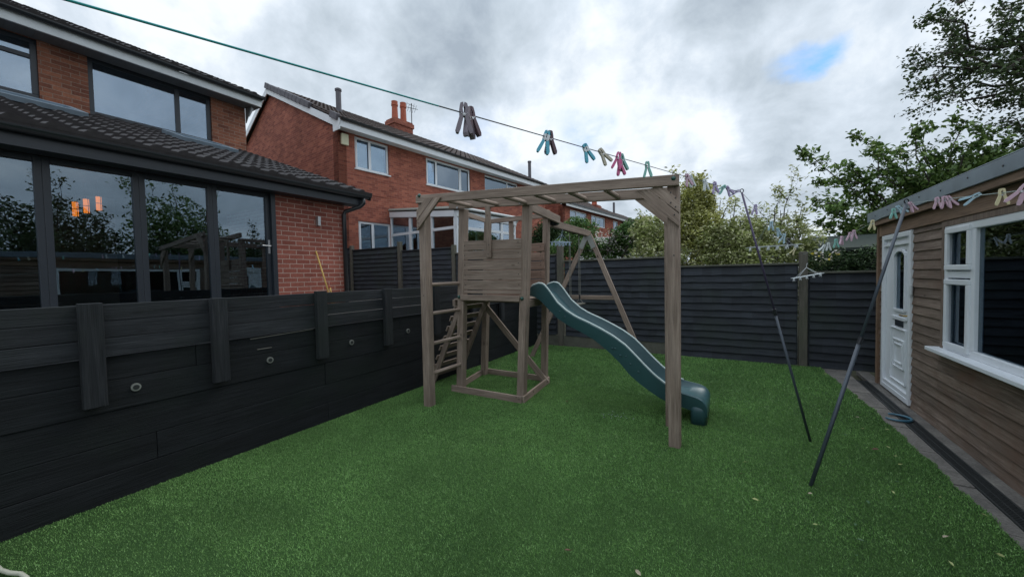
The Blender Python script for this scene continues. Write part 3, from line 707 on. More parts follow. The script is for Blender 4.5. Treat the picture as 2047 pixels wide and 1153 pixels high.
# gutter / fascia / soffit / roof
mb = MB(False); mb.box(-5.98, -5.95, -3.2, 4.72, 2.955, 3.11); mb.build('fascia', M['anth'], lh)
mb = MB(False); mb.box(-6.2, -5.98, -3.2, 4.70, 2.955, 2.975); mb.box(-6.2, -5.98, 4.70, 4.72, 2.955, 3.2); mb.build('soffit', M['black'], lh)
mb = MB(False); gp = [(-5.945 + .055 + .055 * math.cos(a), 3.13 - .058 * math.sin(a)) for a in np.linspace(math.pi, 0, 10) * -1 + math.pi]
gp = [(-5.89 + .055 * math.cos(a), 3.135 - .062 * math.sin(a)) for a in np.linspace(0, math.pi, 12)]
mb.prism([(x, -3.25, z) for x, z in gp], (0, 8.05, 0)); mb.build('gutter', M['blackgl'], lh)
mb = MB(False); mb.tube([(-5.89, 4.70, 3.09), (-5.89, 4.70, 2.99), (-5.93, 4.66, 2.93), (-6.14, 4.50, 2.84), (-6.155, 4.475, 2.78), (-6.155, 4.475, 1.1)], .036, 12); mb.build('downpipe', M['blackgl'], lh, smooth=True)
sl = V((-4.4, 0, 1.55)).normalized(); Wd = math.hypot(4.4, 1.55)
rf = tile_roof('extension_roof', lh, (-5.88, -3.2, 3.12), (0, 1, 0), 8.08, sl, Wd - .02, M['tile'], pitch=.26, gauge=.27)
mb = MB(False); mb.bar(V((-5.9, 4.87, 3.12)), V((-10.28, 4.87, 4.665)), .03, .12); mb.build('verge', M['black'], lh)
nr = V((1.55, 0, 4.4)).normalized()
for y0_, y1_ in ((.75, 1.85), (3.0, 3.9)):
    q = V((-8.62, y0_, 3.12 + (8.62 - 5.88) * 1.55 / 4.4)) + nr * .08
    rwin = MB(False); L_ = y1_ - y0_; S_ = sl * .95
    for a_, b_, c_ in ((q, (0, L_, 0), sl * .07), (q + S_ - sl * .07, (0, L_, 0), sl * .07), (q + sl * .07, (0, .07, 0), S_ - sl * .14), (q + V((0, L_ - .07, 0)) + sl * .07, (0, .07, 0), S_ - sl * .14)):
        rwin.hexa(a_, b_, c_, nr * .075)
    ro = rwin.build('roof_window', M['flash'], lh, bevel=.004)
    g = MB(False); g.hexa(q + sl * .07 + V((0, .07, 0)) + nr * .03, (0, L_ - .14, 0), S_ - sl * .14, nr * .01); g.build('pane', M['glassU'], ro)
# wall light on brick
mb = MB(False); mb.box(-6.2, -6.13, 3.955, 4.005, 2.53, 2.69); mb.build('wall_light', M['steel'], lh, bevel=.004)
# main house
U_ = Fr((-10.3, 0, 0), (0, 1, 0), (1, 0, 0)); mb = MB(False)
wins = [(-.9, 1.655, 4.80, 5.80), (2.24, 4.16, 4.76, 5.82)]
wall_open(mb, U_, -4.5, 4.86, 1.05, 5.92, .28, wins)
mb.box(-18.6, -10.58, 4.58, 4.86, 1.05, 5.92); mb.prism([(-18.6, 4.58, 5.92), (-10.3, 4.58, 5.92), (-14.45, 4.58, 7.95)], (0, .28, 0))
mb.build('wall', M['brickB'], lh)
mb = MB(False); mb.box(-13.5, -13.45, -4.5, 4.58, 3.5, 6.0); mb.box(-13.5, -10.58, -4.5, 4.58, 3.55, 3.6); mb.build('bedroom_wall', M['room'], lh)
window(U_, lh, 2.24, 4.16, 4.76, 5.82, (3.56,), M['anth'], M['glassU'], .075, .04)
window(U_, lh, -.9, 1.655, 4.80, 5.80, (.2,), M['anth'], M['glassU'], .075, .04, trans=((1, 5.50),))
mb = MB(False); U_.box(mb, 4.53, 4.86, -.0, .003, 5.8, 5.801); 
mb = MB(False); mb.box(-9.94, -9.90, -4.8, 5.04, 5.80, 5.955); mb.build('fascia', M['whiteD'], lh)
mb = MB(False); mb.box(-10.3, -9.94, -4.8, 5.02, 5.80, 5.82)
for y in np.arange(-4.7, 5.0, .1): mb.box(-10.29, -9.95, y, y + .004, 5.796, 5.80)
mb.build('soffit', M['soffit'], lh)
mb = MB(False); mb.box(-10.5, -9.94, 5.00, 5.03, 5.79, 5.95); mb.prism([(-10.3, 4.865, 5.80), (-10.3, 4.865, 5.45), (-10.0, 4.865, 5.80)], (0, .02, 0)); mb.build('box_end', M['soffit'], lh)
mb = MB(False); mb.bar((-10.24, 4.90, 5.62), (-10.08, 4.92, 5.78), .05, .04); mb.build('pipe_end', M['white'], lh)
mb = MB(False); gp = [(-9.85 + .05 * math.cos(a), 6.0 - .06 * math.sin(a)) for a in np.linspace(0, math.pi, 12)]
mb.prism([(x, -4.8, z) for x, z in gp], (0, 9.84, 0)); mb.build('gutter', M['blackgl'], lh)
s2 = V((-4.55, 0, 2.1)).normalized(); tile_roof('roof', lh, (-9.86, -4.8, 5.97), (0, 1, 0), 9.92, s2, math.hypot(4.55, 2.1), M['tile'])
s3 = V((4.55, 0, 2.1)).normalized(); mb = MB(False); mb.hexa((-18.98, -4.8, 5.97), (0, 9.9, 0), s3 * math.hypot(4.55, 2.1), (0, 0, .08)); mb.build('roof_back', M['tile'], lh)
mb = MB(False); mb.bar((-9.9, 5.05, 5.93), (-14.4, 5.05, 8.02), .03, .14); mb.build('bargeboard', M['whiteD'], lh)
# pendants
for k, (p_, lab) in enumerate((((-8.2, 1.578, 2.695), 'orange glowing lamp behind the bifold glass, leftmost of the three'), ((-8.2, 1.688, 2.754), 'orange glowing lamp behind the bifold glass, middle one of the three'), ((-8.2, 1.817, 2.81), 'orange glowing lamp behind the bifold glass, rightmost of the three'))):
    e_ = empty('pendant_lamp', p_, lab, 'lamp', 'pendant lamps inside the extension'); p_ = V(p_)
    mb = MB(False); mb.tube([p_ + V((0, 0, -.10)), p_ + V((0, 0, .10))], .034, 12); mb.build('lamp_shade', M['amber'], e_)
    mb = MB(False)
    for a in range(4):
        an = a * math.pi / 2 + .4; q = V((math.cos(an) * .038, math.sin(an) * .038, 0)); mb.bar(p_ + q - V((0, 0, .12)), p_ + q + V((0, 0, .12)), .006, .006, up=(1, 0, 0))
    mb.tube([p_ + V((0, 0, -.004)), p_ + V((0, 0, .004))], .041, 12); mb.tube([p_ + V((0, 0, .11)), p_ + V((0, 0, .34))], .004, 6); mb.build('cage', M['black'], e_)
# broom handle etc
e_ = empty('broom', (-6.0, 4.0, 1.1), 'yellow broom handle leaning on the brick wall beside the black downpipe', 'broom')
mb = MB(False); mb.tube([(-5.98, 4.065, 1.16), (-6.185, 3.93, 2.10)], .0125, 10); mb.build('handle', M['yellow'], e_, smooth=True)
mb = MB(False); mb.box(-6.03, -5.95, 3.92, 4.22, 1.1, 1.17); mb.build('brush_head', M['terra'], e_, bevel=.01)
e_ = empty('hand_tool', (-6.05, 4.1, 1.1), 'short tool with orange grip leaning beside the yellow broom handle', 'tool')
mb = MB(False); mb.tube([(-6.04, 4.15, 1.1), (-6.12, 4.13, 1.42), (-6.13, 4.13, 1.46)], [.012, .014, .016], 10); mb.build('grip', M['yellow'], e_, smooth=True)
mb = MB(False); mb.tube([(-6.13, 4.13, 1.46), (-6.15, 4.12, 1.52)], [.014, .008], 10); mb.build('tip', M['terra'], e_, smooth=True)

# ------------------------------------------------------------------ houses of the neighbouring row (turned 7 degrees)
A7 = R(7); ud = V((math.sin(A7), math.cos(A7), 0)); nd = V((math.cos(A7), -math.sin(A7), 0))
def NF(ds=0, dd=0): return Fr(V((-11, 7.87, 0)) + ud * ds + nd * dd, ud, nd)
def chimney(parent, f, s_, d_, z0, z1, wd, pots, mat=None):
    mb = MB(False); f.box(mb, s_ - wd / 2, s_ + wd / 2, d_ - .35, d_ + .35, z0, z1 - .3); f.box(mb, s_ - wd / 2 - .05, s_ + wd / 2 + .05, d_ - .4, d_ + .4, z1 - .3, z1 - .08); f.box(mb, s_ - wd / 2, s_ + wd / 2, d_ - .35, d_ + .35, z1 - .08, z1)
    o_ = mb.build('chimney', mat or M['brickC'], parent)
    for ps, ph in pots:
        pt = MB(False); b_ = f.p(s_ + ps, d_, z1); k = wd / 1.2
        pt.tube([b_, b_ + V((0, 0, .1)), b_ + V((0, 0, ph * .75)), b_ + V((0, 0, ph * .76)), b_ + V((0, 0, ph * .86)), b_ + V((0, 0, ph * .87)), b_ + V((0, 0, ph))], [.19 * k, .17 * k, .15 * k, .18 * k, .18 * k, .16 * k, .17 * k], 14); pt.build('chimney_pot', M['terra'], o_)
    return o_
nh = empty('semi_detached_house', (-11, 8, 0), 'red brick semi detached pair with white fascia and white windows beyond the fence', 'house')
f = NF(); mb = MB(False)
ops = [(.58, 1.89, 5.29, 6.36), (3.60, 6.12, 5.29, 6.36), (7.10, 9.72, 5.29, 6.36), (.62, 1.89, 2.25, 3.55), (8.0, 10.2, 2.25, 3.55)]
wall_open(mb, f, 0, 12.3, 0, 6.42, .3, ops)
mb.prism([f.p(0, 0, 0), f.p(0, 0, 6.42), f.p(0, -4.95, 9.05), f.p(0, -9.9, 6.42), f.p(0, -9.9, 0)], ud * .28)
mb.prism([f.p(12.05, 0, 0), f.p(12.05, 0, 6.42), f.p(12.05, -4.95, 9.05), f.p(12.05, -9.9, 6.42), f.p(12.05, -9.9, 0)], ud * .28)
f.box(mb, 0, 12.3, .0, .012, 4.47, 4.50)
mb.build('wall', M['brickC'], nh)
mb = MB(False); f.box(mb, .3, 12, -2.6, -2.55, 1, 6.4); f.box(mb, .3, 12, -2.55, -.3, 4.0, 4.05); mb.build('inner_wall', M['room'], nh)
SI = (.04, .05, .04)
window(f, nh, .58, 1.89, 5.29, 6.36, (1.17,), openers=((0, 5.31, 6.33),), sill=SI)
window(f, nh, 3.60, 6.12, 5.29, 6.36, (4.17, 5.50), openers=((0, 5.31, 6.33), (2, 5.31, 6.33)), sill=SI)
window(f, nh, 7.10, 9.72, 5.29, 6.36, (8.86,), sill=SI)
window(f, nh, .62, 1.89, 2.25, 3.55, (1.2,), gm=M['glassA'], openers=((0, 2.28, 3.52),), sill=SI)
window(f, nh, 8.0, 10.2, 2.25, 3.55, (9.1,), gm=M['glassA'], sill=SI)
for a, b in ((3.68, 6.04), (.66, 1.8)):
    mb = MB(False); f.box(mb, a, b, -.22, -.2, 5.36, 6.3); mb.build('blind', M['blind'], nh)
mb = MB(False); f.box(mb, -.12, 12.45, .36, .39, 6.37, 6.62); f.box(mb, -.15, -.12, -.0, .39, 6.28, 6.62); mb.build('fascia', M['white'], nh)
mb = MB(False); f.box(mb, -.1, 12.4, .0, .36, 6.40, 6.42); mb.build('soffit', M['whiteD'], nh)
mb = MB(False); gp = [(.445 + .055 * math.cos(a), 6.64 - .065 * math.sin(a)) for a in np.linspace(0, math.pi, 10)]
mb.prism([f.p(-.1, d, z) for d, z in gp], ud * 12.5); mb.build('gutter', M['blackgl'], nh)
sv_ = (-nd * 5.35 + V((0, 0, 2.66))).normalized(); RW = math.hypot(5.35, 2.66)
tile_roof('roof', nh, f.p(-.12, .44, 6.56), ud, 12.6, sv_, RW, M['tileC'])
sv2 = (nd * 5.35 + V((0, 0, 2.66))).normalized(); mb = MB(False); mb.hexa(f.p(-.12, -10.26, 6.56), ud * 12.6, sv2 * RW, V((0, 0, .08))); mb.build('roof_back', M['tileC'], nh)
# verge: white bargeboard with grey dry verge units above
for sg, d0_, tz in ((1, .40, 6.50),):
    a_ = f.p(-.14, .40, 6.42); b_ = f.p(-.14, -4.95, 9.08); mb = MB(False); mb.bar(a_, b_, .03, .22); mb.build('bargeboard', M['white'], nh)
    b2_ = f.p(-.14, -10.3, 6.42); mb = MB(False); mb.bar(b2_, b_, .03, .22); mb.build('bargeboard', M['white'], nh)
dirv = (b_ - a_).normalized(); Ls = (b_ - a_).length; k = 0; mb = MB(False)
L0 = Ls * .34
while L0 < Ls - .1:
    mb.bar(a_ + dirv * L0 + V((0, 0, .17)) - ud * .02, a_ + dirv * (L0 + .315) + V((0, 0, .185)) - ud * .02, .13, .20 + .012 * (k % 2)); L0 += .33; k += 1
mb.build('verge_tiles', M['ridge'], nh, bevel=.015)
mb = MB(False); mb.bar(a_ + dirv * .05 + V((0, 0, .2)) - ud * .02, a_ + dirv * .5 + V((0, 0, .2)) - ud * .02, .13, .2); mb.build('verge_tile', M['ridge'], nh, bevel=.015)
mb = MB(False); f.box(mb, -.1, 12.4, -5.05, -4.8, 9.17, 9.30); mb.build('ridge', M['tileC'], nh, bevel=.04)
cm = chimney(nh, f, 6.1, -4.95, 8.6, 9.75, 1.15, ((-.28, .95), (.25, 1.05)))
mb = MB(False); b_ = f.p(6.85, -4.9, 9.5); mb.tube([b_, b_ + V((0, 0, 1.45))], .022, 8); tp = b_ + V((0, 0, 1.2))
mb.tube([tp - ud * .5 - nd * .2, tp + ud * .35 + nd * .1], .014, 6)
for k in range(7):
    q = tp + (ud * .85 + nd * .3) * (k / 7) - ud * .5 - nd * .2; hh = .16 + .03 * (k % 3); mb.tube([q - V((0, 0, hh)) - nd * .1, q + V((0, 0, hh)) + nd * .1], .009, 5)
mb.tube([b_ + V((0, 0, 1.35)) - ud * .25, b_ + V((0, 0, 1.35)) + ud * .25], .01, 5); mb.build('aerial', M['black'], nh)
mb = MB(False); b_ = f.p(1.45, -2.5, 7.9); mb.tube([b_, b_ + V((0, 0, .25)), b_ + V((0, 0, .26)), b_ + V((0, 0, .98)), b_ + V((0, 0, .99)), b_ + V((0, 0, 1.06)), b_ + V((0, 0, 1.10))], [.13, .13, .10, .10, .125, .125, .06], 14); mb.build('flue_pipe', M['ridge'], nh)
mb = MB(False); b_ = f.p(11.7, -.6, 7.05); mb.tube([b_, b_ + V((0, 0, .98)), b_ + V((0, 0, .99)), b_ + V((0, 0, 1.06))], [.09, .09, .11, .11], 12); mb.build('flue_pipe', M['ridge'], nh)
mb = MB(False); f.box(mb, .09, .33, .0, .09, 5.94, 6.30); mb.build('alarm_box', plain('cream_plastic', (.62, .60, .42), .5), nh, bevel=.02)
# conservatory
cs = empty('conservatory', (-9, 10.5, 1), 'white framed lean to conservatory on the rear of the semi detached house', 'conservatory')
def cbox(mb, pa, pb, z0a, z1a, z0b, z1b, th=.07):   # member between two plan points with own heights
    pa, pb = V(pa), V(pb); d = (pb - pa).normalized(); n_ = d.cross(V((0, 0, 1))) * th / 2
    lo = [pa - n_ + V((0, 0, z0a)), pb - n_ + V((0, 0, z0b)), pb + n_ + V((0, 0, z0b)), pa + n_ + V((0, 0, z0a))]; hi = [pa - n_ + V((0, 0, z1a)), pb - n_ + V((0, 0, z1b)), pb + n_ + V((0, 0, z1b)), pa + n_ + V((0, 0, z1a))]
    mb.poly(hi); mb.poly(lo[::-1])
    for k in range(4): mb.poly([lo[k], lo[(k + 1) % 4], hi[(k + 1) % 4], hi[k]])
plan = [f.p(1.92, 0, 0), f.p(1.92, 3.3, 0), f.p(3.35, 3.3, 0), f.p(4.95, 3.3, 0), f.p(6.0, 2.4, 0), f.p(6.4, 0, 0)]
zt = [3.98, 3.66, 3.66, 3.66, 3.66, 3.95]
divs = [3, 1, 2, 1, 2]
for k in range(5):
    pa, pb = plan[k], plan[k + 1]; fr = MB(False)
    cbox(fr, pa, pb, zt[k] - .19, zt[k], zt[k + 1] - .19, zt[k + 1], .16); cbox(fr, pa, pb, 1.2, 1.75, 1.2, 1.75, .2); cbox(fr, pa, pb, 1.75, 1.83, 1.75, 1.83, .1)
    ztr = 3.10; cbox(fr, pa, pb, ztr, ztr + .09, ztr, ztr + .09, .085)
    nD = divs[k]; pn = MB(False)
    for j in range(nD + 1):
        q = pa.lerp(pb, j / nD); zq = zt[k] + (zt[k + 1] - zt[k]) * j / nD; d_ = (pb - pa).normalized() * .055
        qa = q - d_ if j else q; qb = q + d_ if j < nD else q
        cbox(fr, qa, qb, 1.83, zq - .19, 1.83, zq - .19, .09)
    o_ = fr.build('frame', M['white'], cs)
    cbox(pn, pa, pb, 1.85, zt[k] - .2, 1.85, zt[k + 1] - .2, .012); pn.build('pane', M['glassK'], o_)
mb = MB(False)
tp_ = [f.p(1.8, 0, 4.03), f.p(1.8, 3.45, 3.70), f.p(3.35, 3.45, 3.70), f.p(5.0, 3.45, 3.70), f.p(6.12, 2.45, 3.70), f.p(6.5, 0, 4.0)]
mb.poly([p + V((0, 0, .04)) for p in tp_]); mb.poly(tp_[::-1])
for k in range(6): a_, b_ = tp_[k], tp_[(k + 1) % 6]; mb.poly([a_, b_, b_ + V((0, 0, .04)), a_ + V((0, 0, .04))])
for k in range(9):
    s_ = 1.85 + k * .55; q = f.p(s_, 3.42 if s_ < 5 else 3.42 - (s_ - 5) * .9, 3.76); mb.bar(q, f.p(s_, 0, 4.08), .05, .03)
mb.build('roof', plain('lichened_polycarbonate', (.42, .44, .40), .6, var=.25), cs)
mb = MB(False); mb.tube([tp_[1] + V((0, 0, .03)) + nd * .03, tp_[3] + V((0, 0, .03)) + nd * .03, tp_[4] + V((0, 0, .03)) + nd * .04], .045, 8); mb.build('gutter', M['whiteD'], cs)
# houses further along the row
def far_house(s0, s1, ze, label, wins_, chs, flue=None):
    e_ = empty('terraced_house', f.p(s0, 0, 0), label, 'house'); g = NF()
    mb = MB(False); wall_open(mb, g, s0, s1, 0, ze - .1, .3, [(a, b, ze - .98, ze - .22) for a, b in wins_])
    for q in (s0, s1 - .28): mb.prism([g.p(q, 0, 0), g.p(q, 0, ze - .1), g.p(q, -4.7, ze + 2.35), g.p(q, -9.4, ze - .1), g.p(q, -9.4, 0)], ud * .28)
    mb.build('wall', M['brickC'], e_)
    for a, b in wins_: window(g, e_, a, b, ze - .98, ze - .22, ((a * .62 + b * .38),))
    mb = MB(False); g.box(mb, s0 + .3, s1 - .3, -1.5, -1.45, 1, ze); mb.build('inner_wall', M['blind'], e_)
    mb = MB(False); g.box(mb, s0 - .1, s1 + .1, .32, .36, ze - .16, ze + .06); mb.build('fascia', M['white'], e_)
    mb = MB(False); g.box(mb, s0 - .1, s1 + .1, .36, .46, ze + .0, ze + .07); mb.build('gutter', M['blackgl'], e_)
    v_ = (-nd * 5.1 + V((0, 0, 2.55))).normalized(); tile_roof('roof', e_, g.p(s0 - .1, .42, ze + .0), ud, s1 - s0 + .2, v_, math.hypot(5.1, 2.55), M['tileC'], gauge=.36)
    v_ = (nd * 5.1 + V((0, 0, 2.55))).normalized(); mb = MB(False); mb.hexa(g.p(s0 - .1, -9.8, ze), ud * (s1 - s0 + .2), v_ * math.hypot(5.1, 2.55), V((0, 0, .08))); mb.build('roof_back', M['tileC'], e_)
    for s_, d_, z0, z1, wd, pots in chs: chimney(e_, g, s_, d_, z0, z1, wd, pots)
    if flue:
        b_ = g.p(*flue); mb = MB(False); mb.tube([b_, b_ + V((0, 0, 1.15))], .09, 10); mb.build('flue_pipe', M['ridge'], e_)
    return e_
far_house(14.35, 24.0, 5.98, 'brick house with white fascia seen under the monkey bars, before the farthest one', [(15.3, 17.7), (18.4, 20.8), (22.3, 23.3)], [(21.7, -1.3, 6.4, 7.0, .85, ((-.2, .5), (.2, .58)))], (24.4, -.8, 6.4))
far_house(24.6, 36.0, 5.62, 'farthest brick house of the row, roof just showing above the hedge', [(26, 28), (30, 32)], [(35.5, -2.0, 6.4, 7.3, .9, ((0, .5),))])
for q, lab, rx in (((-12.5, 46), 'distant small gabled house left of the tall variegated bush', 5.0),):
    e_ = empty('gabled_house', (q[0], q[1], 0), lab, 'house'); x, y = q
    mb = MB(False); mb.prism([(x - 2.6, y, 0), (x + 2.6, y, 0), (x + 2.6, y, 5.8), (x, y, 7.4), (x - 2.6, y, 5.8)], (0, 7, 0)); mb.build('wall', M['render'], e_)
    mb = MB(False); mb.hexa((x - 2.9, y - .3, 5.65), (2.95, 0, 1.85), (0, 7.5, 0), (0, 0, .14)); mb.hexa((x + 2.9, y - .3, 5.65), (-2.95, 0, 1.85), (0, 7.5, 0), (0, 0, .14)); mb.build('roof', M['tileC'], e_)
    window(Fr((x, y, 0), (1, 0, 0), (0, -1, 0)), e_, -.9, .9, 4.1, 5.3, (0,), inset=-.07)
e_ = empty('garage', (-4.9, 17.5, 0), 'white rendered garage half hidden by climbers beyond the swing', 'garage')
mb = MB(False); mb.box(-6.4, -2.8, 17, 22, 0, 2.9); mb.prism([(-6.4, 17, 2.9), (-2.8, 17, 2.9), (-3.2, 17, 3.15), (-5.9, 17, 3.3)], (0, 5, 0)); mb.build('wall', M['render'], e_)
mb = MB(False); mb.box(-6.5, -2.7, 16.9, 17.0, 2.85, 2.95); mb.build('eaves_board', M['felt'], e_)

# ------------------------------------------------------------------ garden room on the right
gr = empty('garden_room', (2.2, 4, 0), 'brown shiplap clad garden room with white door and flat roof at right', 'outbuilding')
G_ = Fr((1.75, 0, 0), (0, 1, 0), (-1, 0, 0))
DY0, DY1, DZ0, DZ1 = 6.05, 7.03, .02, 2.045; WY0, WY1, WZ0, WZ1 = 2.35, 5.275, .83, 2.0
# cladding: each row a tapered board
mb = MB(); z = -.01; rh = .100
def clad_seg(y0_, y1_, z0_, z1_):
    a_ = [V((1.752, y0_, z1_)), V((1.752, y1_, z1_)), V((1.738, y1_, z0_ + .008)), V((1.738, y0_, z0_ + .008))]
    ou, ov = random.uniform(0, 40), random.uniform(0, 40)
    mb.poly([a_[3], a_[2], a_[1], a_[0]][::-1], uv=[(ou, ov), (ou, ov + y1_ - y0_), (ou + .10, ov + y1_ - y0_), (ou + .12, ov)])
    b_ = [V((1.738, y0_, z0_ + .008)), V((1.738, y1_, z0_ + .008)), V((1.748, y1_, z0_)), V((1.748, y0_, z0_))]
    mb.poly(b_, uv=[(ou, ov), (ou, ov + y1_ - y0_), (ou + .02, ov + y1_ - y0_), (ou + .02, ov)])
while z < 2.2:
    z1_ = min(z + rh, 2.21); segs = [(-1.6, 7.19)]
    for oy0, oy1, oz0, oz1 in ((DY0, DY1, DZ0, DZ1), (WY0, WY1, WZ0 - .02, WZ1)):
        if z + .02 < oz1 and z1_ - .03 > oz0:
            segs = [q for s_ in segs for q in ((s_[0], min(s_[1], oy0)), (max(s_[0], oy1), s_[1])) if q[1] - q[0] > .02]
    for a_, b_ in segs:
        p_ = a_
        while p_ < b_ - .01:
            L_ = min(b_, p_ + random.choice((2.2, 3.1, 3.9))); L_ = b_ if b_ - L_ < .5 else L_; clad_seg(p_ + .001, L_ - .001, z, z1_); p_ = L_
    z += rh
mb.build('cladding', M['clad'], gr)
mb = MB(False); wall_open(mb, Fr((1.76, 0, 0), (0, 1, 0), (-1, 0, 0)), -1.6, 7.19, -.02, 2.25, .09, [(DY0, DY1, -.02, DZ1), (WY0, WY1, WZ0 - .02, WZ1)])
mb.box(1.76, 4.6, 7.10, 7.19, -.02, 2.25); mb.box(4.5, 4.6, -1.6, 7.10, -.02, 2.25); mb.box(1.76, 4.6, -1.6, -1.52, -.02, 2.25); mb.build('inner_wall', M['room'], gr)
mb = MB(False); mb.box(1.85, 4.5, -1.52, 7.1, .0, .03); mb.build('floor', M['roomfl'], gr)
mb = MB(); mb.box(1.722, 1.762, -1.6, DY1 + .0, 2.055, 2.215); mb.box(1.724, 1.762, DY1, 7.19, 2.045, 2.215); mb.build('head_board', M['cladtop'], gr, bevel=.003)
MB().box(1.715, 1.765, 7.17, 7.235, -.03, 2.20).build('corner_post', M['cladtop'], gr, bevel=.004)
for z_ in (.4, 1.3): pass
MB().box(1.665, 1.70, -1.7, 7.36, 2.20, 2.285).build('fascia_board', M['cladtop'], gr, bevel=.003)
MB().box(1.70, 4.65, 7.30, 7.335, 2.20, 2.285).build('fascia_board', M['cladtop'], gr, bevel=.003)
MB().box(1.70, 1.76, -1.7, 7.30, 2.20, 2.22).build('soffit', M['char'], gr)
mb = MB(False); mb.box(1.645, 1.665, -1.7, 7.38, 2.265, 2.385); mb.box(1.665, 4.68, 7.36, 7.38, 2.265, 2.385); mb.box(1.645, 1.72, -1.7, 7.38, 2.385, 2.397); ft = mb.build('roof_trim', M['flash'], gr, bevel=.004)
mb = MB(False)
for y in np.arange(.3, 7.3, .48): mb.tube([(1.645, y, 2.335 + .01 * math.sin(y * 7)), (1.641, y, 2.335 + .01 * math.sin(y * 7))], .008, 8)
mb.build('fixings', M['black'], ft)
mb = MB(False); mb.box(1.70, 4.65, -1.7, 7.35, 2.285, 2.375); mb.build('roof', M['felt'], gr)
# plinth
mb = MB(False); mb.box(1.72, 1.80, -1.6, 7.2, -.06, -.012); mb.build('plinth', M['brickA'], gr)
# door: frame, leaf with moulded panels, arched glass, letter plate
df = MB(False)
for a_, b_, z0_, z1_ in ((DY0, DY0 + .06, DZ0, DZ1), (DY1 - .06, DY1, DZ0, DZ1), (DY0 + .06, DY1 - .06, DZ1 - .06, DZ1), (DY0 + .06, DY1 - .06, DZ0, DZ0 + .06)): G_.box(df, a_, b_, -.05, .03, z0_, z1_)
dr = df.build('door_frame', M['white'], gr, bevel=.006)
y0d, y1d = DY0 + .06, DY1 - .06; mb = MB(False); zb, ztp = DZ0 + .06, DZ1 - .06
gy0, gy1, gz0, gz1 = 6.30, 6.64, 1.10, 1.83
wall_open(mb, Fr((1.757, 0, 0), (0, 1, 0), (-1, 0, 0)), y0d, y1d, zb, ztp, .03, [(gy0, gy1, gz0, gz1)])
ld = mb.build('door', M['white'], gr, bevel=.003)
mb = MB(False)
def ringbar(pts, wd, d0=-.012, d1=.012):
    for a_, b_ in zip(pts, pts[1:] + pts[:1]):
        pa, pb = G_.p(a_[0], (d0 + d1) / 2, a_[1]), G_.p(b_[0], (d0 + d1) / 2, b_[1]); mb.bar(pa, pb, d1 - d0, wd, up=(0, 0, 1) if abs(a_[0] - b_[0]) > abs(a_[1] - b_[1]) else (0, 1, 0))
arch = [(gy0 - .015, gz0 - .01), (gy0 - .015, gz1 - .08)] + [(gy0 - .015 + (gy1 - gy0 + .03) * (1 - math.cos(t_)) / 2, gz1 - .08 + .085 * math.sin(t_)) for t_ in np.linspace(.3, math.pi - .3, 7)] + [(gy1 + .015, gz1 - .08), (gy1 + .015, gz0 - .01)]
ringbar(arch, .035)
ringbar([(6.25, .98), (6.25, 1.0), (6.72, 1.0), (6.72, .98)], .02)
for q in (0, .055): ringbar([(6.30 + q, .38 + q), (6.30 + q, .72 - q), (6.66 - q, .72 - q), (6.66 - q, .38 + q)], .018)
ringbar([(6.24, .20), (6.24, .86), (6.74, .86), (6.74, .20)], .014)
G_.box(mb, y0d, y1d, -.01, .022, ztp - .09, ztp - .06); G_.box(mb, y0d, y1d, -.01, .022, zb + .0, zb + .05)
mb.build('door_moulding', M['white'], ld, bevel=.003)
mb = MB(False); G_.box(mb, gy0, gy1, -.025, -.019, gz0, gz1); mb.build('door_glass', M['glassS'], ld)
mb = MB(False); G_.box(mb, 6.35, 6.60, -.008, .006, .89, .965); mb.build('letter_plate', M['anth'], ld, bevel=.004)
mb = MB(False); G_.box(mb, y0d + .02, y0d + .05, -.008, .004, .98, 1.16); mb.tube([G_.p(y0d + .035, 0, 1.05), G_.p(y0d + .035, .05, 1.05), G_.p(y0d + .15, .052, 1.05)], .010, 8); mb.build('handle', M['brass'], ld)
mb = MB(False); G_.box(mb, 6.0, 6.04, .018, .04, 1.30, 1.42); mb.build('key_box', M['whiteD'], gr, bevel=.006)
# window
wo = window(G_, gr, WY0, WY1, WZ0, WZ1, (4.77,), M['white'], M['glassS'], .065, -.015, trans=((1, 1.545),), openers=((1, .86, 1.50), (1, 1.585, 1.975)), sill=(.10, .11, .035))
mb = MB(False); G_.box(mb, WY0 - .0, WY1 + .045, .0, .02, WZ1, WZ1 + .05); G_.box(mb, WY1, WY1 + .045, .0, .02, WZ0 - .02, WZ1); mb.build('window_surround', M['clad'], gr)

# ------------------------------------------------------------------ clothes props, lines, pegs, airers
T1 = at(1483, 385, 3.6); T2 = at(1812, 407, 2.8); F1 = V((.61, 4.451, 0)); F2 = V((.489, 3.533, 0)); HK = V((.97, 7.87, 1.87))
for top, ft_, mt, lab in ((T1, F1, M['propv'], 'thin dark clothes prop leaning left, standing nearer the back fence'), (T2, F2, M['prop'], 'thicker grey clothes prop leaning right towards the garden room roof')):
    e_ = empty('clothes_prop', ft_, lab, 'clothes prop', 'clothes props'); d_ = (top - ft_); mid = ft_ + d_ * .52
    mb = MB(False); mb.tube([ft_, mid], .0135 if mt is M['prop'] else .011, 12); mb.build('lower_tube', M['prop'], e_, smooth=True)
    mb = MB(False); mb.tube([mid - d_ * .01, top], .0105 if mt is M['prop'] else .009, 12); mb.build('upper_tube', mt, e_, smooth=True)
    mb = MB(False); mb.tube([mid - d_ * .012, mid + d_ * .012], .0165, 12); mb.build('clamp', M['black'], e_)
    mb = MB(False); r_ = V((cr.x, cr.y, 0)); pts = [top + r_ * .016 * math.cos(a) + V((0, 0, .017 + .016 * math.sin(a))) for a in np.linspace(-1.5, 4.2, 14)]
    mb.tube(pts, .004, 6); mb.build('hook', M['black'], e_)
L0_ = at(125, -2, .565); dirL = (T1 - L0_).normalized()
M['line'] = plain('teal_clothes_line', (.02, .34, .34), .5)
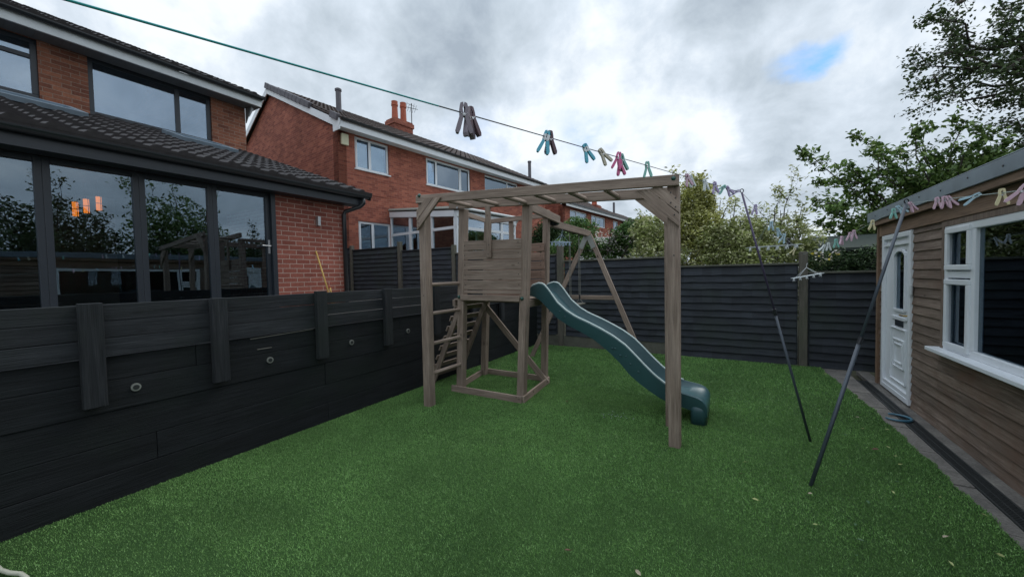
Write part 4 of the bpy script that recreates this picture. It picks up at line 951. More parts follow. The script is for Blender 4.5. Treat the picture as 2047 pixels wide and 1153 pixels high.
M['lineP'] = plain('faded_clothes_line', (.30, .36, .34), .6)
M['lineD'] = plain('dark_clothes_line', (.03, .05, .055), .6)
BACKP = L0_ - dirL * 1.6
def sagline(a, b, sag, n_=14): return [a.lerp(b, k / n_) - V((0, 0, 4 * sag * (k / n_) * (1 - k / n_))) for k in range(n_ + 1)]
near_pt = at(900, 222.5, 1.17)
mb = MB(False); mb.tube([BACKP, L0_, L0_.lerp(T1, .16)], .0022, 8); mb.tube([L0_.lerp(T1, .16), T1], .0019, 8, mi=1); mb.tube(sagline(T1, HK, .02), .0018, 6, mi=1)
ln = mb.build('washing_line', [M['line'], M['lineD']]); tag(ln, 'teal washing line crossing the sky from top left to the far prop', 'washing line')
TR = at(2060, 379, 1.6); ext_ = T2 + (TR - T2) * 2.2
mb = MB(False); l2 = sagline(HK, T2, .035); mb.tube(l2, .002, 6); mb.tube([T2, ext_], .0022, 6)
ln = mb.build('washing_line', M['lineP']); tag(ln, 'pale washing line from the back fence post over the grey prop to the right', 'washing line')
PEG = {}
def peg_mat(k, cc): M[k] = plain(k, cc, .45, var=.08); return M[k]
PC = {'mauve grey': (.20, .17, .20), 'dark mauve': (.12, .07, .085), 'blue and white': (.10, .42, .55), 'cream': (.50, .46, .36), 'pink': (.62, .13, .30), 'mint': (.22, .48, .42), 'lilac': (.38, .32, .50),
      'pale pink': (.56, .38, .46), 'yellow': (.60, .54, .32), 'pale blue': (.36, .52, .60), 'white': (.66, .70, .70), 'black': (.02, .02, .025)}
def make_peg(colr):
    r_ = bpy.data.objects.new('clothes_peg', None); col.objects.link(r_); mt = peg_mat(colr.replace(' ', '_') + '_peg', PC[colr])
    tipm = M['white'] if colr == 'blue and white' else mt
    for sg in (-1, 1):
        mb = MB(False); a = []     # arm outline in xz, length ~.085: jaws up, splayed legs down
        oc = [(sg * .002, .024), (sg * .010, .021), (sg * .0125, .006), (sg * .0125, -.014), (sg * .021, -.040), (sg * .0255, -.056), (sg * .0235, -.0655), (sg * .0165, -.067), (sg * .0115, -.056), (sg * .0035, -.026), (sg * .002, -.008), (sg * .0042, .006), (sg * .001, .013)]
        mb.prism([(x, -.0075, z) for x, z in oc], (0, .015, 0)); o_ = mb.build('arm', mt, None, bevel=.0025); o_.parent = r_
        if colr == 'blue and white':
            mb = MB(False); mb.prism([(sg * .0128, -.0082, -.012), (sg * .0045, -.0082, -.020), (sg * .0015, -.0082, .008), (sg * .0128, -.0082, .006)], (0, .0164, 0)); q = mb.build('jaw', M['white'], None); q.parent = o_
    mb = MB(False); mb.tube([(0, -.008, -.012), (0, .008, -.012)], .0045, 8); mb.tube([(-.011, -.007, -.008), (0, -.0075, -.014), (.011, -.007, -.008)], .0012, 5); o_ = mb.build('spring', M['steel'], None); o_.parent = r_
    return r_
def seg_point(a, b, px_):
    lo, hi = 0.0, 1.0
    def pj(q):
        d = q - V((0, 0, CAM_H)); return 1023.5 + F_PX * d.dot(cr) / d.dot(_f)
    sg = 1 if pj(b) > pj(a) else -1
    for _ in range(40):
        m_ = (lo + hi) / 2
        if (pj(a.lerp(b, m_)) - px_) * sg < 0: lo = m_
        else: hi = m_
    return a.lerp(b, lo)
def on_poly(pl, px_):
    for a, b in zip(pl, pl[1:]):
        q = seg_point(a, b, px_); d = q - V((0, 0, CAM_H)); x = 1023.5 + F_PX * d.dot(cr) / d.dot(_f)
        if abs(x - px_) < 1.5: return q
    return seg_point(pl[0], pl[-1], px_)
S1 = [L0_, T1]; S2 = sagline(T1, HK, .02); S3 = l2; S4 = [T2, ext_]
pegs = [ # line, px, colour, tilt(deg), turn, dz, scale, label
 (S1, 927, 'mauve grey', 0, 10, .006, 1.25, 'large mauve grey peg on the teal line, left one of the tight cluster of three'),
 (S1, 936, 'mauve grey', -4, 60, -.002, 1.25, 'large mauve grey peg on the teal line, middle one of the cluster of three'),
 (S1, 941, 'dark mauve', -12, 40, .002, 1.2, 'large dark purplish peg on the teal line, right one of the cluster of three'),
 (S1, 1092, 'blue and white', 14, 15, .0, 1.2, 'blue and white peg on the teal line beside a dark brownish peg'),
 (S1, 1099, 'dark mauve', -3, 30, .003, 1.2, 'dark brownish peg on the teal line beside a blue and white peg'),
 (S1, 1171, 'blue and white', -22, 20, -.002, 1.1, 'blue and white peg hanging alone on the teal line, tilted right'),
 (S1, 1203, 'cream', -35, 20, .0, 1.1, 'cream peg on the teal line between the blue peg and the pink ones'),
 (S1, 1236, 'pink', 12, 15, .004, 1.15, 'upper bright pink peg on the teal line left of the teal peg'),
 (S1, 1243, 'mint', -14, 35, .0, 1.15, 'teal green peg on the line tucked behind two bright pink pegs'),
 (S1, 1239, 'pink', -8, 25, -.026, 1.1, 'lower bright pink peg hanging from beneath the upper pink one'),
 (S1, 1294, 'mint', -2, 10, .0, 1.2, 'mint green peg on the line just above the right end of the monkey bars'),
 (S1, 1374, 'pale pink', -15, 20, .0, 1.2, 'whitish pink peg on the line in front of the variegated bush top'),
 (S1, 1381, 'white', -20, 50, .0, 1.2, 'white peg touching a whitish pink one before the variegated bush'),
 (S1, 1409, 'white', -14, 40, .0, 1.2, 'white peg alone on the line right of the bush top'),
 (S1, 1429, 'lilac', -6, 20, .0, 1.3, 'lilac peg on the line, first of the cluster left of the far prop'),
 (S1, 1446, 'mint', 50, 40, .0, 1.3, 'grey green peg lying tilted on the line near the far prop'),
 (S1, 1455, 'lilac', -32, 30, .0, 1.3, 'lilac peg tilted on the line beside a grey green peg'),
 (S1, 1474, 'lilac', 75, 30, .0, 1.2, 'pale lilac peg lying flat against the top of the far prop'),
 (S2, 1510, 'lilac', 8, 20, .0, 1.5, 'lilac peg on the line just past the far prop'),
 (S2, 1542, 'pale blue', 4, 20, .0, 1.6, 'pale blue peg on the descending line, left of a pair above the flat airer'),
 (S2, 1555, 'pale blue', -20, 50, .0, 1.6, 'pale blue peg on the descending line, right of the pair above the airer'),
 (S2, 1567, 'pale blue', 18, 10, .0, 1.9, 'larger pale blue peg splayed on the line over the flat airer'),
 (S2, 1576, 'black', -4, 60, .0, 1.9, 'black peg hanging at the right end of the flat airer'),
 (S2, 1588, 'yellow', 30, 10, -.05, 1.6, 'yellow green peg tilted beside the fence post top'),
 (S3, 1648, 'white', 30, 30, .0, 1.5, 'white peg tilted on the pale line, farthest one before the shed roof'),
 (S3, 1656, 'white', -2, 20, .0, 1.5, 'white upright peg on the pale line next to a mint one'),
 (S3, 1671, 'mint', -2, 20, .0, 1.5, 'mint green peg on the pale line between white and pink pegs'),
 (S3, 1684, 'pale pink', 6, 60, .0, 1.4, 'faded pink peg on the pale line right of the mint one'),
 (S3, 1699, 'pale pink', 8, 20, .0, 1.35, 'pink peg on the pale line, left one of a touching pair'),
 (S3, 1707, 'pale pink', -2, 20, .0, 1.35, 'pink peg on the pale line, right one of a touching pair'),
 (S3, 1744, 'yellow', 4, 20, .0, 1.3, 'pale yellow peg on the line at the corner of the garden room roof'),
 (S3, 1786, 'mint', 0, 20, .0, 1.2, 'pale mint peg upright on the line left of the grey prop'),
 (S3, 1797, 'pale blue', -40, 20, .0, 1.2, 'pale blue peg tilted right beside the top of the grey prop'),
 (S4, 1821, 'pale pink', -30, 40, -.01, 1.1, 'pale pink peg tilted just right of the grey prop top'),
 (S4, 1873, 'pale pink', -4, 15, .0, 1.05, 'pale pink peg on the right line, first of three in a row'),
 (S4, 1887, 'pale pink', -8, 20, .0, 1.05, 'pale pink peg on the right line, middle of three in a row'),
 (S4, 1897, 'pale pink', -26, 20, .0, 1.05, 'pale pink peg on the right line, last of three in a row'),
 (S4, 1950, 'pale blue', 58, 10, .0, 1.1, 'pale blue peg lying aslant on the line between pink pegs and a yellow one'),
 (S4, 2003, 'yellow', -2, 10, .0, 1.1, 'big yellow peg on the line near the right edge'),
 (S4, 2046, 'pale pink', 28, 10, .006, 1.3, 'large pink peg cut off at the right edge of the view'),
]
for pl, px_, cl, tilt, turn, dz, sc_, lab in pegs:
    if cl not in PEG: PEG[cl] = make_peg(cl); r_ = PEG[cl]
    else: r_ = copy_tree(PEG[cl])
    p_ = on_poly(pl, px_); r_.location = p_ + V((0, 0, dz))
    az = math.atan2(p_.x, p_.y)         # face roughly along the garden, turned by `turn`
    r_.rotation_euler = (0, 0, 0); r_.rotation_mode = 'XYZ'
    r_.rotation_euler = (Matrix.Rotation(-az + R(turn), 3, 'Z') @ Matrix.Rotation(R(-tilt) * -1, 3, 'Y')).to_euler()
    r_.scale = (sc_ * .78,) * 3
    tag(r_, lab, 'clothes peg', 'pegs on the washing lines')

# airers
M['wire'] = plain('white_wire', (.62, .66, .68), .4)
M['bluew'] = plain('blue_white_plastic', (.40, .52, .66), .4)
def airer(name_lab, hook, ctr, L_, W2, ang, mat, nclip, tilt=0.0):
    e_ = empty('peg_airer', ctr, name_lab, 'hanging airer', 'hanging peg airers'); u_ = V((math.cos(ang), math.sin(ang), tilt)).normalized(); v_ = V((-math.sin(ang), math.cos(ang), 0))
    ctr = V(ctr); hook = V(hook); mb = MB(False); rr = .0032
    cs_ = [ctr + u_ * L_ * a + v_ * W2 * b for a, b in ((-.5, -.5), (.5, -.5), (.5, .5), (-.5, .5))]
    for k in range(4): mb.tube([cs_[k], cs_[(k + 1) % 4]], rr, 6)
    for q in (-.25, 0, .25): mb.tube([ctr - u_ * L_ / 2 + v_ * W2 * q, ctr + u_ * L_ / 2 + v_ * W2 * q], rr * .8, 6)
    for q in np.linspace(-.35, .35, 4): mb.tube([ctr + u_ * L_ * q - v_ * W2 / 2, ctr + u_ * L_ * q + v_ * W2 / 2], rr * .8, 6)
    mb.build('rack', mat, e_)
    mb = MB(False)
    for k in range(4): mb.tube([cs_[k].lerp(ctr, .3), hook - V((0, 0, .05))], rr * .7, 5)
    mb.tube([hook - V((0, 0, .05)), hook, hook + V((.012, 0, .02)), hook + V((.02, 0, .0))], rr, 6); mb.build('hook', mat, e_)
    for k in range(nclip):
        t_ = k / (nclip - 1) - .5; b = .5 if k % 2 else -.5; p_ = ctr + u_ * L_ * t_ + v_ * W2 * b; mb = MB(False)
        mb.prism([p_ + V((-.008, 0, -.005)), p_ + V((.008, 0, -.005)), p_ + V((.012, 0, -.055)), p_ + V((.004, 0, -.03)), p_ + V((-.004, 0, -.03)), p_ + V((-.012, 0, -.055))], v_ * .012); mb.build('clip', mat, e_)
    return e_
airer('small blue and white clip hanger hooked beneath the timber swing arm', (-2.4, 5.70, 2.31), (-2.4, 5.66, 2.13), .36, .16, 1.35, M['bluew'], 8)
hp = on_poly(S2, 1530)
airer('long white wire airer with pegs hanging level from the line over the bush', on_poly(S2, 1535), at(1545, 492, 5.1), .58, .22, R(12), M['wire'], 12, .03)
airer('grey wire airer hanging aslant in front of the concrete grey fence post', (1.0, 7.80, 1.70), (1.0, 7.72, 1.515), .40, .20, .12, M['wire'], 10, .20)

# ------------------------------------------------------------------ small things on the ground
e_ = MB(False); pts = [V((1.50 + .115 * math.cos(a), 5.58 + .11 * math.sin(a), .005)) for a in np.linspace(-2.6, 1.9, 22)]
e_.tube(pts, [.010 + .004 * math.sin(k / 21 * math.pi) for k in range(22)], 8); ho = e_.build('plastic_hoop', M['blueplastic'], smooth=True); tag(ho, 'curved blue plastic hoop lying on the paving by the drain', 'hoop')
e_ = MB(False); e_.tube([(-3.9, .22, .022), (-3.72, .31, .022), (-3.56, .325, .02), (-3.487, .345, .02), (-3.42, .375, .02), (-3.34, .385, .02), (-3.2, .35, .02), (-3.0, .2, .02)], .011, 8); ho = e_.build('garden_hose', plain('pale_hose', (.42, .42, .34), .5), smooth=True); tag(ho, 'pale hose curving over the grass in the bottom left corner', 'hose')
M['felt2'] = None
LM = [plain('yellow_green_leaf', (.27, .30, .11), .6), plain('pale_dry_leaf', (.32, .28, .20), .7), plain('brown_leaf', (.10, .05, .03), .8), plain('dark_green_leaf', (.03, .09, .03), .6)]
leafs = [(1.128, 5.325, 1, 'pale'), (1.061, 4.433, 2, 'b'), (1.296, 5.042, 0, ''), (.073, 3.653, 0, ''), (.035, 3.425, 2, ''), (.633, 2.894, 3, ''), (1.259, 3.104, 0, ''), (.967, 3.64, 0, ''), (.912, 4.708, 3, ''), (1.317, 6.208, 1, ''), (1.094, 4.964, 0, ''),
         (1.17, 4.546, 0, ''), (1.173, 4.36, 0, ''), (1.152, 4.184, 0, ''), (1.043, 3.83, 3, ''), (.78, 3.404, 3, ''), (.646, 3.064, 3, ''), (.581, 2.73, 3, ''), (1.225, 3.712, 0, ''), (1.371, 3.572, 0, ''), (1.07, 3.169, 1, ''), (-.834, 1.993, 2, ''), (-.446, 2.019, 1, ''), (.461, 3.345, 1, ''),
         (-.213, 7.114, 0, ''), (-1.82, 4.398, 2, ''), (.432, 2.947, 0, ''), (1.181, 7.337, 0, ''), (.998, 2.893, 0, ''), (.121, 3.078, 0, ''), (-.024, 5.022, 0, '')]
cn = ['yellow green', 'pale dry', 'brown', 'dark green']
leaf_protos = {}
def nearby(x, y):
    spots_ = [((-.47, 3.75), 'the right front post'), ((-.35, 4.6), 'the slide foot'), ((.61, 4.45), 'the far prop foot'), ((.49, 3.53), 'the near prop foot'), ((1.4, y), 'the paving edge'), ((-2.3, 4.2), 'the tower base'), ((x, 7.95), 'the back fence')]
    return min(spots_, key=lambda q: math.dist(q[0], (x, y)))
used = {}
for x, y, mi, _ in leafs:
    if mi not in leaf_protos:
        me = bpy.data.meshes.new('fallen_leaf'); 
        pts = [(-.028, 0, .004), (-.012, .013, .010), (.008, .014, .012), (.026, .002, .006), (.008, -.013, .009), (-.012, -.012, .006), (0, 0, .002), (-.045, 0, .012)]
        me.from_pydata(pts, [], [(0, 6, 1), (1, 6, 2), (2, 6, 3), (3, 6, 4), (4, 6, 5), (5, 6, 0), (0, 7, 6)]); me.materials.append(LM[mi]); leaf_protos[mi] = me
    o = bpy.data.objects.new('fallen_leaf', leaf_protos[mi]); col.objects.link(o); o.location = (x, y, .026 if x < 1.3 or mi != 1 else .0); o.rotation_euler = (random.uniform(-.3, .3), random.uniform(-.3, .3), random.uniform(0, 6.28)); k = random.uniform(.45, .85) * (1.9 if (x, mi) == (1.061, 2) else 1); o.scale = (k, k, k)
    sp, nm = nearby(x, y); dd = math.dist(sp, (x, y)); lab = f'{cn[mi]} leaf on the grass, {dd:.1f} m from {nm}'
    dist_cam = math.dist((0, 0), (x, y)); n_ = used.get(lab, 0); used[lab] = n_ + 1
    if n_: lab = f'{cn[mi]} leaf on the grass, {dd:.1f} m from {nm}, nearer one'
    tag(o, lab, 'leaf', 'fallen leaves on the artificial grass')
rngp = random.Random(5); mb = MB(False)
for k in range(22):
    x, y = -1.17 + rngp.gauss(0, .10), 4.22 + rngp.gauss(0, .045); mb.hexa((x, y, .017), (.006, .002, 0), (-.002, .005, .002), (0, 0, .003))
o = mb.build('crumbs', M['lineP']); tag(o, 'scatter of tiny white crumbs on the grass below the slide', 'crumbs', kind='stuff')

# ------------------------------------------------------------------ vegetation
def leaves_mesh(name, ctrs, size, mat, parent, seed=1, aspect=.5, droop=.3, mats=None):
    r = np.random.default_rng(seed); ctrs = np.asarray(ctrs, float); n = len(ctrs)
    L = r.uniform(.65, 1.25, n) * size; az = r.uniform(0, 2 * np.pi, n); el = r.normal(-droop, .5, n); roll_ = r.uniform(-1.1, 1.1, n)
    d = np.stack([np.cos(az) * np.cos(el), np.sin(az) * np.cos(el), np.sin(el)], 1); sdv = np.stack([-np.sin(az), np.cos(az), np.zeros(n)], 1)
    up = np.cross(d, sdv); sdv = sdv * np.cos(roll_)[:, None] + up * np.sin(roll_)[:, None]; up = np.cross(d, sdv)
    v = np.empty((n, 4, 3)); v[:, 0] = ctrs - d * L[:, None] / 2; v[:, 2] = ctrs + d * L[:, None] / 2
    m = ctrs + d * (L * .05)[:, None]; fold = (L * .12)[:, None]
    v[:, 1] = m + sdv * (L * aspect / 2)[:, None] + up * fold; v[:, 3] = m - sdv * (L * aspect / 2)[:, None] + up * fold
    me = bpy.data.meshes.new(name); me.vertices.add(4 * n); me.vertices.foreach_set('co', v.ravel())
    b = np.arange(n)[:, None] * 4; idx = np.concatenate([b, b + 1, b + 2, b, b + 2, b + 3], 1).ravel()
    me.loops.add(6 * n); me.loops.foreach_set('vertex_index', idx); me.polygons.add(2 * n); me.polygons.foreach_set('loop_start', np.arange(0, 6 * n, 3)); me.polygons.foreach_set('loop_total', np.full(2 * n, 3))
    me.update(); me.materials.append(mat); o_ = bpy.data.objects.new(name, me); col.objects.link(o_)
    if parent: o_.parent = parent; o_.matrix_parent_inverse = Matrix.Translation(-parent.location)
    return o_
def wob(a, b, n_, amt, rr):
    pts = [a]
    for k in range(1, n_): pts.append(a.lerp(b, k / n_) + V((rr.gauss(0, amt), rr.gauss(0, amt), rr.gauss(0, amt))))
    return pts + [b]
def foliage_branch(mb, ctrs, a, b, r0, rr, twigs=10, tl=.6, per=14, spread=.09, start=.25, amt=.05, tdown=-.1):
    pts = wob(a, b, 6, amt, rr); mb.tube(pts, [r0 * (1 - .8 * k / 6) for k in range(7)], 6)
    L_ = (b - a)
    for k in range(twigs):
        t_ = start + (1 - start) * (k + rr.random()) / twigs; q = t_ * 6; i = min(5, int(q)); p_ = pts[i].lerp(pts[i + 1], q - i)
        d_ = (L_.normalized() * .6 + V((rr.gauss(0, .6), rr.gauss(0, .6), rr.gauss(tdown, .5)))).normalized() * tl * rr.uniform(.5, 1.2) * (1.15 - .6 * t_)
        e = p_ + d_; tp2 = wob(p_, e, 3, .02, rr); mb.tube(tp2, [r0 * .22, r0 * .16, r0 * .12, r0 * .06], 4, caps=False)
        for j in range(per):
            u_ = rr.uniform(.15, 1.05); c_ = p_ + d_ * u_ + V((rr.gauss(0, spread), rr.gauss(0, spread), rr.gauss(-.02, spread))); ctrs.append(tuple(c_))
    for j in range(per): ctrs.append(tuple(b + V((rr.gauss(0, spread), rr.gauss(0, spread), rr.gauss(0, spread)))))
def blob_pts(cx_, cy, cz, rx, ry, rz, n, rr, hollow=.35):
    out = []; n = int(n * 2.3)
    while len(out) < n:
        p_ = V((rr.uniform(-1, 1), rr.uniform(-1, 1), rr.uniform(-1, 1))); l = p_.length
        if l > 1 or l < hollow: continue
        k = 1 + .18 * math.sin(p_.x * 7 + cx_ * 3) * math.sin(p_.z * 6 + 1) + .12 * math.sin(p_.y * 9 + p_.z * 8)
        out.append((cx_ + p_.x * rx * k, cy + p_.y * ry * k, cz + p_.z * rz * k))
    return out
LF_var = leafmat('variegated_leaf', [(.10, .13, .04), (.24, .29, .09), (.38, .43, .16), (.50, .52, .27), (.70, .69, .48)])
LF_oli = leafmat('olive_leaf', [(.14, .15, .04), (.35, .37, .10), (.54, .54, .20), (.72, .70, .42)])
LF_dk = leafmat('dark_green_leaf_mass', [(.012, .026, .010), (.025, .052, .018), (.045, .085, .028), (.07, .12, .04)])
LF_md = leafmat('mid_green_leaf', [(.03, .07, .018), (.065, .14, .036), (.11, .21, .055), (.18, .28, .09)])
LF_ch = leafmat('cherry_leaf', [(.035, .068, .016), (.075, .14, .030), (.13, .21, .05), (.21, .29, .09)], .45)
LF_bi = leafmat('birch_leaf', [(.02, .034, .015), (.04, .065, .024), (.065, .10, .036), (.12, .16, .075)], .45)
LF_fl = leafmat('white_blossom', [(.55, .52, .50), (.7, .68, .62), (.5, .42, .40)])
rr = random.Random(11)
def shrub(name, base, label, cat, specs, size, mat, stems, seed, aspect=.42, group=None, bmat=None, sprigs=()):
    e_ = empty(name, base, label, cat, group); mb = MB(False); ctrs = []
    for (cx_, cy, cz, rx, ry, rz, n) in specs: ctrs += blob_pts(cx_, cy, cz, rx, ry, rz, n, rr)
    for q in stems: mb.tube(wob(V(base) + V((rr.uniform(-.3, .3), rr.uniform(-.2, .2), 0)), V(q), 5, .05, rr), [.03, .026, .022, .017, .012, .006], 6)
    for a, b, tw, tl in sprigs: foliage_branch(mb, ctrs, V(a), V(b), .014, rr, tw, tl, 7, .045, .3, .02, .25)
    mb.build('stem', bmat or M['bark'], e_); leaves_mesh('crown', ctrs, size, mat, e_, seed, aspect, .1)
    return e_
def A(px_, py_, y): return at(px_, py_, y=y)
c1 = A(1305, 470, 9.0); c2 = A(1390, 445, 9.6); c3 = A(1465, 480, 9.4); c4 = A(1550, 470, 9.9)
shrub('variegated_bush', (c1.x, 9.0, 0), 'pale green leafy bush against the back fence, left of the right monkey bar post', 'bush', [(c1.x, 9.0, c1.z, .42, .4, .42, 1300), (c1.x + .1, 8.9, c1.z - .5, .6, .45, .5, 1400), (c1.x - .15, 9.1, c1.z + .1, .35, .35, .35, 600), (c1.x + .05, 9, 1.2, .5, .4, .8, 700)], .085, LF_var, [(c1.x, 9, c1.z)], 21,
      sprigs=[(tuple(A(1300, 480, 9)), tuple(A(1275, 425, 9)), 5, .2), (tuple(A(1320, 450, 9)), tuple(A(1310, 405, 9)), 5, .2), (tuple(A(1330, 440, 9)), tuple(A(1345, 395, 9)), 5, .2)])
shrub('variegated_bush', (c2.x, 9.6, 0), 'tallest variegated olive and cream bush, rising behind the right monkey bar post', 'bush', [(c2.x, 9.6, c2.z - .1, .62, .5, .62, 2600), (c2.x + .02, 9.6, c2.z + .45, .40, .35, .62, 2000), (c2.x + .1, 9.5, c2.z - .8, 1.0, .5, .7, 2600), (c2.x, 9.6, 1.3, 1.0, .5, .9, 900)], .085, LF_oli, [tuple(A(1380, 380, 9.6)), tuple(A(1410, 370, 9.6)), tuple(A(1350, 380, 9.6)), tuple(A(1440, 400, 9.6)), tuple(A(1420, 420, 9.6))], 22,
      sprigs=[(tuple(A(1385, 420, 9.6)), tuple(A(1372, 348, 9.6)), 9, .28), (tuple(A(1405, 410, 9.6)), tuple(A(1405, 350, 9.6)), 9, .28), (tuple(A(1350, 430, 9.5)), tuple(A(1345, 350, 9.5)), 8, .3), (tuple(A(1350, 400, 9.4)), tuple(A(1342, 338, 9.4)), 6, .3), (tuple(A(1425, 430, 9.6)), tuple(A(1432, 375, 9.6)), 8, .3), (tuple(A(1440, 440, 9.6)), tuple(A(1460, 400, 9.6)), 8, .3)])
shrub('variegated_bush', (c3.x, 9.4, 0), 'variegated bush behind the fence where the far clothes prop crosses it', 'bush', [(c3.x, 9.4, c3.z - .1, .6, .5, .55, 2000), (c3.x, 9.3, c3.z - .5, .8, .5, .5, 1600), (c3.x - .4, 9.3, c3.z - .1, .4, .4, .5, 600), (c3.x, 9.4, 1.2, .8, .5, .8, 700)], .085, LF_var, [tuple(A(1460, 430, 9.4)), tuple(A(1480, 440, 9.4))], 23,
      sprigs=[(tuple(A(1465, 450, 9.4)), tuple(A(1470, 400, 9.4)), 8, .3), (tuple(A(1485, 460, 9.4)), tuple(A(1500, 420, 9.4)), 7, .3)])
shrub('variegated_bush', (c4.x, 9.9, 0), 'looser variegated bush with long leafy sprigs, beside the tall fence post', 'bush', [(c4.x, 9.9, c4.z - .12, .80, .5, .52, 1900), (c4.x - .55, 9.7, c4.z - .05, .45, .4, .5, 700), (c4.x, 9.8, c4.z - .55, .95, .5, .45, 1700), (c4.x, 9.9, 1.2, .9, .5, .8, 700)], .09, LF_var, [tuple(A(1560, 420, 9.9)), tuple(A(1590, 420, 9.9))], 24,
      sprigs=[(tuple(A(1560, 450, 9.8)), tuple(A(1590, 345, 9.8)), 13, .42), (tuple(A(1540, 460, 9.8)), tuple(A(1560, 395, 9.8)), 9, .35), (tuple(A(1590, 460, 9.8)), tuple(A(1605, 410, 9.8)), 8, .3), (tuple(A(1520, 460, 9.8)), tuple(A(1525, 415, 9.8)), 7, .3), (tuple(A(1575, 400, 9.8)), tuple(A(1550, 375, 9.8)), 6, .25)])
# hedge with climbers on the left of it
def hedge_blobs(pts, y, r, n): 
    out = []
    for x_, y_ in pts: q = A(x_, y_, y); out.append((q.x, y, q.z, r, r * .8, r * .75, n))
    return out
shrub('hedge', (-4.6, 10.2, 0), 'dark green climber hedge tangled behind the fence beyond the swing', 'hedge', hedge_blobs([(1120, 500), (1150, 495), (1185, 500), (1215, 500), (1245, 495), (1275, 490), (1250, 470), (1270, 460)], 10.2, .42, 520) + [(-3.9, 10.2, 1.2, 1.7, .4, 1.0, 1500)], .09, LF_md, [tuple(A(1200, 480, 10.2)), tuple(A(1250, 470, 10.2))], 31,
      sprigs=[(tuple(A(1150, 490, 10)), tuple(A(1195, 455, 10)), 10, .4), (tuple(A(1210, 500, 10)), tuple(A(1245, 462, 10)), 10, .4), (tuple(A(1180, 500, 10)), tuple(A(1170, 465, 10)), 8, .3), (tuple(A(1240, 500, 10)), tuple(A(1285, 440, 10)), 10, .4), (tuple(A(1125, 500, 10)), tuple(A(1140, 470, 10)), 8, .3)])
shrub('leafy_shrub', (A(1150, 450, 12.5).x, 12.5, 0), 'bright green shrub in front of the far brick houses under the swing arm', 'shrub', hedge_blobs([(1120, 468), (1150, 455), (1165, 458), (1140, 465), (1105, 480), (1165, 475)], 12.5, .5, 480) + [(-6.8, 12.5, 1.5, 1.2, .6, 1.4, 900)], .10, LF_md, [tuple(A(1150, 450, 12.5))], 32)
shrub('evergreen_shrub', (A(1090, 480, 11.2).x, 11.2, 0), 'dark evergreen shrub beside the conservatory end', 'shrub', hedge_blobs([(1085, 468), (1090, 490), (1100, 455), (1110, 475), (1078, 485)], 11.2, .42, 520) + [(-6.9, 11.2, 1.4, .8, .5, 1.3, 700)], .085, LF_dk, [tuple(A(1090, 470, 11.2))], 33)
bl = []
for k in range(420):
    q = A(rr.uniform(1190, 1290), rr.uniform(462, 505), rr.uniform(9.9, 10.1)); bl.append(tuple(q))
e_ = empty('rose_climber', tuple(A(1240, 500, 9.9)), 'pale blossomed climber on trellis poles over the dark hedge', 'climber'); mb = MB(False)
for a, b in (((1214, 510), (1222, 455)), ((1240, 520), (1275, 452)), ((1165, 500), (1225, 500)), ((1165, 488), (1200, 488))): mb.tube([A(*a, 9.95), A(*b, 9.95)], .016, 6)
mb.build('trellis_pole', M['bark'], e_); leaves_mesh('blossom', bl, .06, LF_fl, e_, 35, .8, 0)
# tool shed with green roof beyond the right hand fence
e_ = empty('garden_shed', (2.6, 10, 0), 'low dark shed with green felt roof behind the right end of the fence', 'shed')
mb = MB(False); mb.box(1.5, 5.6, 9.9, 12.4, 0, 1.98); mb.build('wall', M['char'], e_)
mb = MB(False); mb.hexa((1.35, 9.65, 1.97), (4.4, 0, .02), (0, 1.6, .34), (0, 0, .05)); mb.hexa((1.35, 12.8, 1.97), (4.4, 0, .02), (0, -1.6, .34), (0, 0, .05)); mb.build('roof', M['roofgreen'], e_)
shrub('ivy_bush', (2.0, 9.0, 0), 'near black ivy with a few yellow and white flowers under the shed eaves', 'ivy', [(1.55, 9.2, 1.7, .5, .3, .32, 650), (2.3, 9.2, 1.72, .6, .3, .32, 750), (1.9, 9.2, 1.0, 1.0, .3, .6, 600), (3.0, 9.2, 1.6, .6, .3, .4, 500)], .07, LF_dk, [(2, 9.2, 1.6)], 41)
fl = []
for k in range(34): fl.append(tuple(A(rr.uniform(1622, 1680), rr.uniform(498, 522), 8.85)))
e_ = empty('flowers', tuple(A(1650, 515, 8.85)), 'white and yellow flowers peeping over the fence right of the tall post', 'flowers'); leaves_mesh('blossom', fl[:26], .055, LF_fl, e_, 42, .9, 0)
leaves_mesh('blossom', fl[26:], .06, leafmat('yellow_petal', [(.6, .5, .05), (.7, .6, .1)]), e_, 43, .9, 0)

# cherry tree
def tree_from(name, label, cat, trunk, limbs, blobs, leafsize, mat, seed, group=None, aspect=.5, bark=None, r0=.05):
    e_ = empty(name, (trunk[0][0], trunk[0][1], 0), label, cat, group); mb = MB(False); ctrs = []; r_ = random.Random(seed)
    mb.tube([V(p) for p in trunk], [r0 * 2.6 * (1 - .6 * k / (len(trunk) - 1)) for k in range(len(trunk))], 10)
    for a, b, tw, tl, per, sp in limbs: foliage_branch(mb, ctrs, V(a), V(b), r0 * .55, r_, tw, tl, per, sp, .12, .10)
    mb.build('trunk', bark or M['bark'], e_, smooth=True)
    for b in blobs: ctrs += blob_pts(*b, r_)
    leaves_mesh('crown', ctrs, leafsize, mat, e_, seed, aspect, .35); return e_
Yc = 12.0; B = lambda x_, y_, yy=Yc: tuple(at(x_, y_, y=yy))
trk = at(1850, 520, y=12.6)
limbs = []
